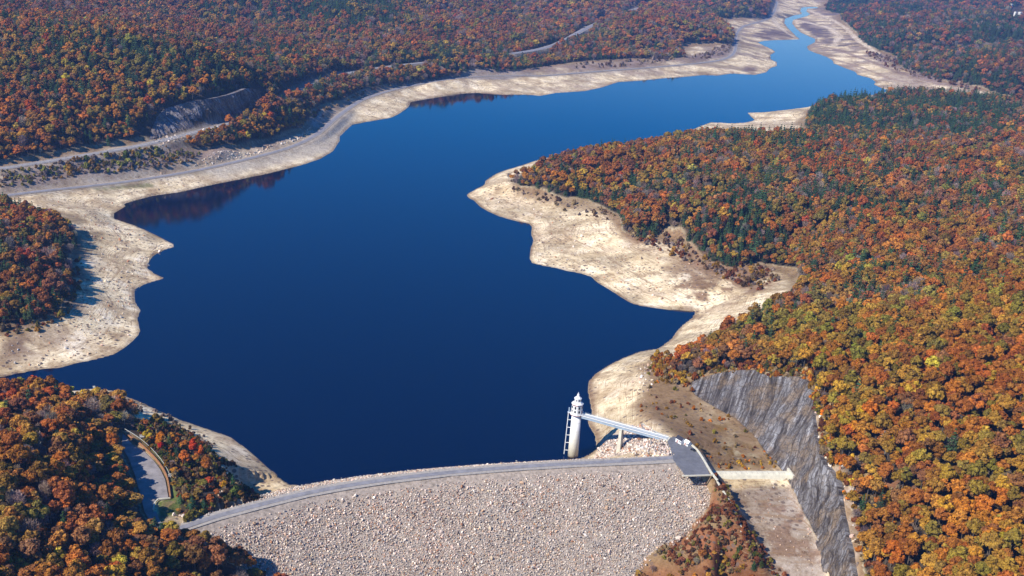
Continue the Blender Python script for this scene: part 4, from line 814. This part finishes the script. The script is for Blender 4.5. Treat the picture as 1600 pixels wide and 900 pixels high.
# ------------------------------------------------------------------ low brush
def brush(P, names, size, sd=.35, hs_=1.0):
    n = len(P); c = rng.integers(0, len(names), n); tn = np.array([BT[names[k]] for k in c]) * np.exp(rng.normal(0, .25, (n, 1))); S = size * np.exp(rng.normal(0, sd, n).clip(-.8, .5))
    return P, np.stack([S, S, S * hs_ * rng.uniform(.7, 1.5, n)], 1), tn
BT = dict(TINT, tan=(.30, .21, .11), brown=(.17, .095, .05), green=(.09, .12, .025), rustb=(.22, .075, .03), lime=(.26, .25, .05))
bl = [brush(area_pts([(0,268),(100,252),(230,232),(262,230),(314,240),(300,258),(200,268),(120,276),(40,290),(0,296)], 4.5, .7), ['tan', 'olive', 'ochre', 'bare', 'lime', 'bare'], 1.2),
 brush(area_pts([(60,262),(150,248),(232,236),(262,232),(270,250),(200,258),(120,270),(60,278)], 7, .6), ['olive', 'lime', 'green', 'ochre', 'bare', 'lime'], 2.1, .4, 1.0),
 brush(area_pts([(1112,750),(1120,775),(1100,812),(1040,855),(975,905),(1230,905),(1192,860),(1165,820),(1150,795),(1128,755)], 2.6, .75), ['rustb', 'maroon', 'rustb', 'brown', 'olive', 'tan'], .9),
 brush(area_pts([(1120,850),(1160,840),(1200,870),(1215,905),(1100,905)], 4.5, .5), ['green', 'olive', 'maroon', 'ochre'], 1.1),
 brush(area_pts([(1035,552),(1000,585),(1012,600),(990,640),(1010,660),(1060,680),(1092,705),(1117,736),(1228,736),(1200,708),(1181,680),(1155,657),(1124,638),(1087,615),(1075,598)], 5, .22), ['ochre', 'rustb', 'tan', 'olive', 'orange'], .75),
 brush(area_pts([(1170,715),(1200,712),(1226,735),(1120,735),(1110,722)], 3, .5), ['ochre', 'yellow', 'orange', 'tan'], .6),
 brush(area_pts([(1018,560),(1035,552),(1085,588),(1100,600),(1075,605),(1020,600)], 3.4, .6), ['orange', 'ochre', 'yellow', 'rust', 'tan'], 1.3),
 brush(area_pts([(1270,610),(1290,600),(1340,640),(1350,745),(1420,770),(1370,900),(1345,900),(1325,780),(1285,715)], 3.6, .7), ['yellow', 'ochre', 'rustb', 'tan', 'orange', 'brown'], 1.4),
 brush(area_pts([(1345,740),(1400,752),(1472,770),(1476,780),(1400,770),(1345,758)], 4, .5), ['brown', 'rustb', 'tan'], 1.0),
 brush(area_pts([(970,345),(1060,370),(1100,405),(1205,417),(1222,436),(1190,455),(1110,425),(1040,395),(985,375)], 6, .6), ['rustb', 'brown', 'tan', 'bare', 'ochre'], 1.5),
 brush(area_pts([(795,283),(876,310),(950,326),(968,340),(940,345),(870,325),(800,300)], 7, .5), ['bare', 'brown', 'tan'], 1.4),
 brush(area_pts([(232,700),(250,712),(275,765),(290,800),(390,770),(380,755),(340,715),(300,680),(240,650),(210,668)], 2.6, .75), ['olive', 'green', 'ochre', 'brown', 'rust', 'tan'], 1.0),
 brush(area_pts([(285,808),(300,795),(350,778),(388,768),(402,778),(398,788),(330,804),(290,818)], 2.2, .95), ['olive', 'brown', 'rustb', 'tan', 'green'], 1.5),
 brush(area_pts([(484,182),(500,172),(533,161),(560,146),(600,134),(640,128),(600,138),(555,154),(520,172),(495,196)], 7, .5), ['olive', 'tan', 'bare', 'brown'], 1.6),
 brush(area_pts([(900,99),(1070,90),(1144,70),(1147,80),(1100,94),(1000,102),(900,108)], 11, .35), ['bare', 'brown', 'tan'], 2.2),
 brush(area_pts([(1350,80),(1400,90),(1410,106),(1540,140),(1600,152),(1500,138),(1420,118),(1380,104)], 13, .5), ['bare', 'brown', 'maroon'], 2.4),
 brush(area_pts([(1079,590),(1105,578),(1173,566),(1262,578),(1278,600),(1280,650),(1272,650),(1262,594),(1200,592),(1173,580),(1105,590)], 2.6, .8), ['ochre', 'rustb', 'olive', 'tan', 'orange'], 1.2),
 brush(area_pts([(0,510),(60,503),(100,480),(112,415),(128,400),(125,450),(105,500),(60,520),(0,530)], 5, .6), ['rustb', 'tan', 'brown', 'ochre', 'olive'], 1.3),
 brush(area_pts([(130,606),(250,640),(300,672),(340,690),(330,700),(250,655),(130,616)], 4, .22), ['bare', 'bare', 'brown', 'tan'], .9),
 brush(area_pts([(400,785),(480,772),(600,752),(540,764),(400,795),(300,822),(290,815)], 3, .05), ['olive', 'green'], .8)]
Pb = np.vstack([q[0] for q in bl]); keep = (Hz(Pb[:, 0], Pb[:, 1]) > .6) & (roadd[gidx(Pb[:, 0], Pb[:, 1])] > 2) & (dist_line(LOT, Pb[:, 0], Pb[:, 1], True) > 2.0) & ~inside(LOT, Pb[:, 0], Pb[:, 1])
Sb = np.vstack([q[1] for q in bl])[keep]; Tb = np.vstack([q[2] for q in bl])[keep]; Pb = Pb[keep]
scatter('brush', 'shrub', Pb, Sb, np.c_[np.zeros((len(Pb), 2)), rng.random(len(Pb)) * 6.28], Tb, 'low tan, rust and olive brush at the edges of the woods')

# ------------------------------------------------------------------ single trees that stand out
def solo(k, v, px_, py_, s, h, tn, label, z=None):
    tn = [min(q, .6) for q in tn]; p = hit(px_, py_); add_tree(k, v, (p[0], p[1], p[2] - .3), s, h, random.random() * 6, tn, label, None)
solo(0, 1, 251, 705, .72, .95, (.62, .21, .015), 'tall orange oval tree by the far end of the parking area fence')
solo(0, 3, 232, 694, .75, .75, (.50, .34, .03), 'bright yellow round tree beside the orange tree near the parking area')
solo(0, 2, 252, 708, .5, .55, (.55, .03, .01), 'small scarlet tree in front of the orange tree near the parking area')
solo(0, 4, 302, 722, .7, 1.15, (.60, .07, .02), 'tall narrow red tree with bare trunks above the striped shore')
solo(0, 0, 314, 725, .6, .95, (.60, .13, .02), 'red orange tree just right of the tall narrow red tree')
solo(0, 5, 288, 730, .8, .8, (.60, .17, .03), 'salmon orange tree in front of the tall narrow red tree')
solo(1, 2, 364, 770, .85, .75, (.022, .06, .026), 'dark green pine on the lake edge near the dam\'s left end')
solo(0, 1, 350, 772, .38, .65, (.60, .32, .02), 'small pointed golden tree left of the dark lakeside pine')
solo(1, 0, 318, 797, .8, .5, (.03, .075, .035), 'broad dark green evergreen nearest the dam road\'s left end')
solo(1, 1, 300, 796, .8, .5, (.03, .08, .04), 'green evergreen bush tree beside the grass patch')
solo(0, 2, 326, 765, .7, .6, (.50, .09, .03), 'brick red spreading tree between the lot and the lakeside pine')
solo(0, 4, 1330, 690, 1.1, 1.05, (.72, .24, .02), 'large glowing orange tree at the top of the spillway rock cut')
solo(0, 0, 1341, 668, .9, 1.1, (.75, .38, .02), 'tall bright golden tree behind the large orange tree above the cut')
solo(0, 3, 1388, 714, .6, 1.2, (.68, .38, .02), 'slim bright yellow tree to the right above the spillway cut')
solo(0, 5, 1508, 735, .75, .75, (.70, .13, .01), 'single vivid orange red tree amid ochre canopy, near right hillside')
solo(0, 1, 1330, 770, .7, .7, (.62, .42, .03), 'small lone yellow tree on the rim beside the scrub track')
solo(0, 2, 52, 612, .95, .95, (.66, .09, .015), 'vivid scarlet orange tree on the near left hilltop by the inlet')
solo(0, 3, 168, 142, 1.2, 1.1, (.66, .42, .03), 'lone lemon yellow tree high on the left mountain')

# ------------------------------------------------------------------ haze
hm = bpy.data.materials.new('haze'); hm.use_nodes = True; hn = hm.node_tree; hn.nodes.remove(hn.nodes['Principled BSDF']); pv = hn.nodes.new('ShaderNodeVolumePrincipled')
pv.inputs['Color'].default_value = (.27, .47, 1, 1); pv.inputs['Density'].default_value = HAZE; pv.inputs['Anisotropy'].default_value = .1
hn.links.new(pv.outputs[0], hn.nodes['Material Output'].inputs['Volume'])
bm = bmesh.new(); box(bm, (0, 6300, 175), (20000, 14600, 620)); obj('haze', bm, hm, kind='stuff', label='faint blue haze over the far valley')

# ------------------------------------------------------------------ spillway weir
w0, w1 = un(1116, 738, 26), un(1233, 738, 26); wd = (w1 - w0)[:2]; wl = np.linalg.norm(wd); wa = math.atan2(wd[1], wd[0])
weir = empty('spillway_weir', w0, wa, 'long low cream concrete weir across the spillway channel', 'weir')
prof = [(3, -6), (3, -.6), (2.2, 0), (.4, .05), (-.8, -.35), (-2.0, -1.6), (-2.9, -3.4), (-3.6, -5.2), (-4.6, -6.3), (-6.5, -6.8), (-6.5, -8.5)]
bm = bmesh.new(); nseg = 14
rings = [[bm.verts.new((wl * i / nseg, y, z)) for y, z in prof] for i in range(nseg + 1)]
for a, c in zip(rings[:-1], rings[1:]):
    for k in range(len(prof) - 1): bm.faces.new((a[k], a[k + 1], c[k + 1], c[k]))
bm.faces.new(rings[0]); bm.faces.new(rings[-1][::-1]); bmesh.ops.recalc_face_normals(bm, faces=bm.faces[:]); obj('weir_body', bm, M['cream'], weir)
bm = bmesh.new(); box(bm, (-.7, -1.5, -3), (1.4, 12, 8), bev=.1); obj('end_wall', bm, M['cream'], weir)
bm = bmesh.new(); box(bm, (wl + .7, -1.5, -3), (1.4, 12, 8.6), bev=.1); obj('end_wall', bm, M['cream'], weir)
bm = bmesh.new()
for i in range(1, nseg): box(bm, (wl * i / nseg, -.3, .06), (.12, 3.4, .06))
obj('joint_strips', bm, M['shoulder'], weir)

def wall_line(name, pts, wd_, ht, material, label, cat, post=None, z_from_ground=False):
    P_ = smooth_line(pts, 3, 2); o = empty(name, P_[0], 0, label, cat); bm = bmesh.new(); P_ = P_ - P_[0] + [0, 0, 0]
    for a, c in zip(P_[:-1], P_[1:]): bar(bm, a + [0, 0, ht / 2], c + [0, 0, ht / 2], wd_, ht)
    obj('wall_body' if not post else 'rail', bm, material, o)
    if post:
        bm = bmesh.new()
        for a in P_[::2]: box(bm, (a[0], a[1], a[2]), (.3, .3, ht + .6))
        obj('posts', bm, M['rust'], o)
    return o
wall_line('concrete_kerb_wall', L(CREST + .1, [(1066,744.5),(1090,744),(1116,743)]), .8, .9, M['cream'], 'straight pale kerb wall along the near edge of the paved yard', 'wall')
wall_line('channel_side_wall', L(0, [(1079,695,34),(1089,703.5,34),(1098,717,34),(1106,731,34),(1112,741,34),(1121,752,32.5)]), 1.1, 1.2, M['cream'], 'curving pale wall between the paved yard and the spillway channel', 'wall')
obj('footpath', ribbon('footpath', smooth_line([hit(*q, .35) for q in [(1119,750),(1126,762),(1136,778),(1146,796),(1154,814),(1159,832)]], 4, 2), .9, 0), M['cream'], kind='structure')
obj('footpath', ribbon('footpath', smooth_line([hit(*q, .35) for q in [(1004,662),(1014,670),(1030,678),(1042,684)][::-1]] , 4, 2), .8, 0), M['cream'], kind='structure')
obj('gravel_track', ribbon('gravel_track', smooth_line([hit(*q, .35) for q in [(1003,663),(1012,690),(1030,703),(1048,713)]], 4, 2), 1.1, 0), M['shoulder'], kind='structure')

# lot fence / retaining kerb
fp = L(36.2, [(190,675),(206,685),(221,696),(239,713),(253,730),(262,748),(266,778)])
wall_line('retaining_wall', fp, .9, 1.1, M['rust'], 'long rust topped retaining wall curving along the parking area', 'retaining wall')
wall_line('stone_kerb', L(36.2, [(266,779),(254,780),(243,781),(239,798)]), .7, .7, M['cream'], 'short pale stone kerb at the parking area\'s grassy end', 'kerb')
fp2 = L(36.2, [(195,672),(212,682),(227,693),(244,710),(258,728),(267,748)])
fo = empty('guard_rail', fp2[0], 0, 'thin pale guard rail on posts behind the retaining wall', 'guard rail'); Pg = smooth_line(fp2, 4, 2) - fp2[0]
bm = bmesh.new()
for a, c in zip(Pg[:-1], Pg[1:]): bar(bm, a + [0, 0, 1.0], c + [0, 0, 1.0], .12, .3)
obj('rail', bm, M['deck'], fo)
for a in Pg[::2][:60]:
    bm = bmesh.new(); box(bm, (a[0], a[1], a[2] + .5), (.22, .22, 1.1)); obj('post', bm, M['bark'], fo)
def info_sign(px_, py_, label, rz):
    p = hit(px_, py_); o = empty('notice_board', p, rz, label, 'sign')
    for sx_ in (-1.1, 1.1):
        bm = bmesh.new(); box(bm, (sx_, 0, 1.3), (.2, .2, 2.8)); obj('post', bm, M['bark'], o)
    bm = bmesh.new(); box(bm, (0, -.14, 2.0), (3.0, .1, 1.5), bev=.03); obj('panel', bm, M['white'], o)
    bm = bmesh.new(); box(bm, (0, 0, 2.95), (3.5, .7, .14), bev=.03); obj('roof', bm, M['cream'], o)
info_sign(267, 747, 'white roofed notice board beyond the lower bend of the retaining wall', .5)
info_sign(222, 686, 'white roofed notice board near the upper end of the retaining wall', .3)
p = hit(147, 607); o = empty('shore_marker', p, .4, 'small white marker box on the near left shore point', 'marker')
bm = bmesh.new(); box(bm, (0, 0, .9), (1.6, 1.2, 1.8), bev=.05); obj('box_body', bm, M['white'], o)
bm = bmesh.new(); box(bm, (0, 0, 1.9), (1.9, 1.5, .14), bev=.03); obj('lid', bm, M['cream'], o)

# ------------------------------------------------------------------ intake tower
tb = un(895, 712, 0); ab = un(1043, 685.5, CREST); TD = 36.5                       # deck level
ang = math.atan2(ab[1] - tb[1], ab[0] - tb[0])
tw = empty('intake_tower', (tb[0], tb[1], 0), ang, 'tall white round intake tower with a lantern topped gatehouse standing in the water', 'tower')
bm = bmesh.new(); cyl(bm, -9, TD - 1.2, 4.15, 3.65, 32); o = obj('shaft', bm, None, tw)
ms_ = mat('stained_white_shaft', (.7, .68, .6), .7); sxx = N(ms_, 'ShaderNodeSeparateXYZ'); LK(ms_, geo(ms_), sxx.inputs[0]); 
hh = math_(ms_, 'MULTIPLY', sxx.outputs[2], 1 / 36.); cc = ramp(ms_, math_(ms_, 'ADD', hh, math_(ms_, 'MULTIPLY', math_(ms_, 'SUBTRACT', noise(ms_, .4, 4, .6, geo(ms_)), .5), .25)), [(0, (.30, .22, .12)), (.05, (.66, .60, .44)), (.45, (.74, .71, .6)), (.8, (.82, .81, .78))]); LK(ms_, cc, BS(ms_).inputs['Base Color'])
o.data.materials.append(ms_)
for p in o.data.polygons: p.use_smooth = abs(p.normal.z) < .5
for z in (8, 15, 22, 29):
    bm = bmesh.new(); cyl(bm, z, z + .25, 4.12 - z * .012, 4.1 - z * .012, 32); obj('pour_band', bm, M['cream'], tw)
bm = bmesh.new(); cyl(bm, TD - 1.2, TD - .4, 3.9, 5.3, 24); cyl(bm, TD - .38, TD, 5.4, 5.4, 24); obj('gallery', bm, M['white'], tw)
bm = bmesh.new(); cyl(bm, TD - .62, TD - .36, 5.46, 5.46, 24); obj('trim_band', bm, M['redtrim'], tw)
rl = empty  # gallery railing: rails with posts
def ring_bars(bm, r, z, n=20, t=.12):
    for i in range(n):
        a0, a1 = i * 2 * math.pi / n, (i + 1) * 2 * math.pi / n; bar(bm, (r * math.cos(a0), r * math.sin(a0), z), (r * math.cos(a1), r * math.sin(a1), z), t)
bm = bmesh.new(); [ring_bars(bm, 5.2, TD + q) for q in (.55, 1.1)]
for i in range(20): a0 = i * 2 * math.pi / 20; bar(bm, (5.2 * math.cos(a0), 5.2 * math.sin(a0), TD), (5.2 * math.cos(a0), 5.2 * math.sin(a0), TD + 1.1), .12)
obj('railing', bm, M['white'], tw)
GH = 8.0
bm = bmesh.new(); cyl(bm, TD, TD + GH, 4.35, 4.15, 8); gh = obj('gatehouse', bm, M['white'], tw)
for i in range(8):
    a0 = (i + .5) * math.pi / 4 + math.pi / 8; r_ = 4.02; c_, s2 = math.cos(a0), math.sin(a0)
    if i % 4 == 3:
        bm = bmesh.new(); box(bm, (r_ * c_, r_ * s2, TD + 1.4), (.22, 1.4, 2.6), rz=a0); obj('door', bm, M['redtrim'], tw)
    for zc_, hh_ in ((5.6, 2.0),) if i % 4 == 3 else ((2.4, 1.7), (5.6, 2.0)):
        bm = bmesh.new(); box(bm, (r_ * c_, r_ * s2, TD + zc_), (.16, 1.3, hh_), rz=a0); wn = obj('window', bm, M['glass'], tw)
        bm = bmesh.new(); box(bm, (r_ * c_ * 1.01, r_ * s2 * 1.01, TD + zc_ - hh_ / 2 - .1), (.3, 1.6, .16), rz=a0); obj('sill', bm, M['cream'], wn)
bm = bmesh.new(); cyl(bm, TD + 7.2, TD + 7.6, 4.34, 4.34, 8); obj('red_band', bm, M['redtrim'], tw)
bm = bmesh.new(); cyl(bm, TD + GH, TD + GH + .4, 4.75, 4.75, 8); cyl(bm, TD + GH + .4, TD + GH + 1.9, 4.5, 3.0, 8); obj('roof', bm, M['white'], tw)
bm = bmesh.new(); cyl(bm, TD + GH + 1.7, TD + GH + 4.4, 2.7, 2.6, 8); lt = obj('lantern', bm, M['white'], tw)
for i in range(8):
    a0 = (i + .5) * math.pi / 4 + math.pi / 8; bm = bmesh.new(); box(bm, (2.46 * math.cos(a0), 2.46 * math.sin(a0), TD + GH + 3.1), (.1, 1.0, 1.2), rz=a0); obj('pane', bm, M['glass'], lt)
bm = bmesh.new(); cyl(bm, TD + GH + 4.4, TD + GH + 4.7, 3.0, 3.0, 8); cyl(bm, TD + GH + 4.7, TD + GH + 6.4, 2.8, 1.0, 8); cyl(bm, TD + GH + 6.3, TD + GH + 8.0, 1.0, .8, 8); obj('lantern_roof', bm, M['white'], tw)
bm = bmesh.new(); cyl(bm, TD + GH + 7.9, TD + GH + 9.6, .3, .12, 8); obj('finial', bm, M['white'], tw)
# side ladder pipe on brackets, on the lake side
la = math.pi - ang * 0 + .12; dxl, dyl = math.cos(math.pi - ang), math.sin(math.pi - ang)
bm = bmesh.new(); bar(bm, (dxl * 7.0, dyl * 7.0, 1.0), (dxl * 6.4, dyl * 6.4, TD + .4), .55); obj('guide_pipe', bm, M['white'], tw)
for z in (4.5, 11, 17.5, 24, 30.5):
    bm = bmesh.new(); bar(bm, (dxl * 3.6, dyl * 3.6, z), (dxl * 6.9, dyl * 6.9, z), .4); obj('bracket', bm, M['white'], tw)
bm = bmesh.new(); box(bm, (dxl * 5.6, dyl * 5.6, TD + .3), (2.6, 2.6, .4), rz=math.pi - ang); obj('side_platform', bm, M['white'], tw)
bm = bmesh.new(); box(bm, (dxl * 6.0, dyl * 6.0, TD + 2.3), (1.0, 1.6, 3.6), rz=math.pi - ang); obj('hoist_frame', bm, M['steel'], tw)

# ------------------------------------------------------------------ service bridge
st_ = Vector((tb[0] + math.cos(ang) * 4.9, tb[1] + math.sin(ang) * 4.9, TD - .1)); en_ = Vector((ab[0], ab[1], CREST + .5)); bl_ = (en_ - st_)
br_ = empty('service_bridge', st_, ang, 'long straight pale footbridge from the dam crest to the intake tower', 'bridge')
LB = math.hypot(bl_.x, bl_.y); SLP = bl_.z / LB
def bb(name, y0, y1, z0, z1, material, parent=br_, x0=0, x1=LB):
    bm = bmesh.new(); r = bmesh.ops.create_cube(bm, size=1)
    for v in r['verts']:
        X_ = x0 if v.co.x < 0 else x1; v.co = Vector((X_, y0 if v.co.y < 0 else y1, (z0 if v.co.z < 0 else z1) + X_ * SLP))
    return obj(name, bm, material, parent)
bb('deck', -2.6, 2.6, -.35, 0, M['deck'])
for y in (-2.2, 1.7): bb('girder', y, y + .5, -2.3, -.36, M['steel'])
for y in (-2.62, 2.42): bb('parapet_kerb', y, y + .2, .0, .35, M['white'])
for y in (-2.5, 2.5):
    bm = bmesh.new()
    for z in (.75, 1.2): bar(bm, (0, y, z), (LB, y, z + LB * SLP), .09)
    for k in range(int(LB / 2.4)): X_ = 1.2 + k * 2.4; box(bm, (X_, y, .7 + X_ * SLP), (.1, .1, 1.1))
    obj('railing', bm, M['steel'], br_)
pr = un(968, 697, 15); xp = ((pr[0] - st_.x) * math.cos(ang) + (pr[1] - st_.y) * math.sin(ang)); xp = LB * .47
gx, gy = st_.x + xp * math.cos(ang), st_.y + xp * math.sin(ang); gz = float(Hz(gx, gy)) - st_.z
pt = -2.3 + xp * SLP
bm = bmesh.new(); r = bmesh.ops.create_cube(bm, size=1)
for v in r['verts']:
    top_ = v.co.z > 0; v.co = Vector((xp + (1 if v.co.x > 0 else -1) * (.9 if top_ else 1.5), (1 if v.co.y > 0 else -1) * (2.3 if top_ else 3.1), pt if top_ else gz - 3))
obj('pier', bm, M['cream'], br_)
bm = bmesh.new(); box(bm, (xp, 0, pt + .02 - .4), (2.6, 5.6, .8), bev=.05); obj('pier_cap', bm, M['cream'], br_)
bm = bmesh.new(); box(bm, (LB + .2, 0, LB * SLP - 2.2), (2.6, 7, 4.0), bev=.05); obj('abutment', bm, M['cream'], br_)

# ------------------------------------------------------------------ gate houses and the parked car
def hut(px_, py_, L_, W_, H_, rz, roofm, label, door=True, z=CREST + .15, hip=1.6):
    p = un(px_, py_, z); o = empty('control_house', p, rz, label, 'small building')
    bm = bmesh.new(); box(bm, (0, 0, H_ / 2), (L_, W_, H_)); wl_ = obj('wall', bm, M['white'], o)
    for sx_ in (-1, 1):
        bm = bmesh.new(); pts = [bm.verts.new(q) for q in ((sx_ * (L_ / 2 - .1), -W_ / 2, H_), (sx_ * (L_ / 2 - .1), W_ / 2, H_), (sx_ * (L_ / 2 - .1), 0, H_ + hip))]; f = bm.faces.new(pts)
        r = bmesh.ops.extrude_face_region(bm, geom=[f]); bmesh.ops.translate(bm, verts=[v for v in r['geom'] if isinstance(v, bmesh.types.BMVert)], vec=(-sx_ * .25, 0, 0)); bmesh.ops.recalc_face_normals(bm, faces=bm.faces[:]); obj('gable', bm, M['white'], o)
    bm = bmesh.new()
    for sy in (-1, 1): bar(bm, (-L_ / 2 - .3, sy * W_ / 4 * 1.08, H_ + hip / 2 - .03), (L_ / 2 + .3, sy * W_ / 4 * 1.08, H_ + hip / 2 - .03), .01)
    bm.clear(); sl_ = math.atan2(hip, W_ / 2); ln = math.hypot(hip, W_ / 2) + .35
    for sy in (-1, 1):
        cy, cz = sy * (W_ / 4 + .12), H_ + hip / 2 - .0
        bmesh.ops.create_cube(bm, size=1, matrix=Matrix.Translation((0, cy, cz)) @ Matrix.Rotation(-sy * sl_, 4, 'X') @ Matrix.Diagonal((L_ + .7, ln, .16, 1)))
    obj('roof', bm, roofm, o)
    bm = bmesh.new(); box(bm, (-L_ * .18, -W_ / 2 - .03, 1.05), (1.0, .1, 2.1)); obj('door', bm, M['redtrim'], o)
    for x_ in (L_ * .18, L_ * .36):
        bm = bmesh.new(); box(bm, (x_, -W_ / 2 - .02, 1.7), (.8, .08, .9)); obj('window', bm, M['glass'], o)
    return o
ya = math.atan2((un(1089,703,34) - un(1055,683,34))[1], (un(1089,703,34) - un(1055,683,34))[0])
hut(1063, 691.5, 6.0, 4.6, 3.2, ya, M['darkroof'], 'small white house with a black gabled roof at the yard\'s lake end')
hut(1074, 695.5, 4.2, 3.4, 2.3, ya, M['white'], 'lower white hut with a white roof beside the black roofed house')
p = un(1083, 704, CREST + .16); car = empty('parked_car', p, ya + .2, 'small dark car parked on the yard beyond the white huts', 'car')
bm = bmesh.new(); prof = [(-2.1, .4), (-2.15, .8), (-1.9, .98), (-1.1, 1.02), (-.6, 1.5), (.9, 1.5), (1.5, 1.02), (2.05, .95), (2.1, .4)]
a = [bm.verts.new((x_, -.86, z_)) for x_, z_ in prof]; c = [bm.verts.new((x_, .86, z_)) for x_, z_ in prof]; bm.faces.new(a); bm.faces.new(c[::-1])
for k in range(len(prof)): bm.faces.new((a[k], c[k], c[(k + 1) % len(prof)], a[(k + 1) % len(prof)]))
bmesh.ops.recalc_face_normals(bm, faces=bm.faces[:]); bmesh.ops.bevel(bm, geom=bm.edges[:], offset=.07, segments=2, affect='EDGES'); obj('body', bm, M['carpaint'], car)
bm = bmesh.new(); box(bm, (.15, -.87, 1.24), (1.3, .03, .34)); box(bm, (.15, .87, 1.24), (1.3, .03, .34)); obj('side_windows', bm, M['glass'], car)
for sx_ in (-1.3, 1.3):
    for sy in (-.8, .8):
        bm = bmesh.new(); bmesh.ops.create_cone(bm, cap_ends=True, segments=16, radius1=.34, radius2=.34, depth=.22, matrix=Matrix.Translation((sx_, sy, .34)) @ Matrix.Rotation(math.pi / 2, 4, 'X')); obj('wheel', bm, M['rubber'], car)

# ------------------------------------------------------------------ the far houses, top right
for px_, py_, sz, lb2 in [(1594, 25, 9, 'white farmhouse at the far right edge of the distant woods'), (1586.5, 24.5, 7, 'small white house just left of the distant farmhouse'), (1580, 11, 6, 'tiny lone white house above the other distant houses')]:
    p = hit(px_, py_); o = empty('house', p, .6, lb2, 'house'); zz0 = 9
    bm = bmesh.new(); box(bm, (0, 0, (zz0 + 8) / 2 - 2), (sz * 1.9, sz * 1.2, zz0 + 8)); obj('wall', bm, M['white'], o)
    bm = bmesh.new(); vv = [bm.verts.new(q) for q in ((-sz, -sz * .7, zz0 + 2), (sz, -sz * .7, zz0 + 2), (sz, sz * .7, zz0 + 2), (-sz, sz * .7, zz0 + 2), (-sz, 0, zz0 + 6), (sz, 0, zz0 + 6))]
    for f in ((0, 1, 5, 4), (2, 3, 4, 5), (0, 4, 3), (1, 2, 5), (3, 2, 1, 0)): bm.faces.new([vv[k] for k in f])
    obj('roof', bm, M['cream'], o)
    for x_ in (-.5, 0, .5):
        bm = bmesh.new(); box(bm, (x_ * sz * 1.2, -sz * .6 - .05, 6), (1.6, .12, 2.4)); obj('window', bm, M['glass'], o)
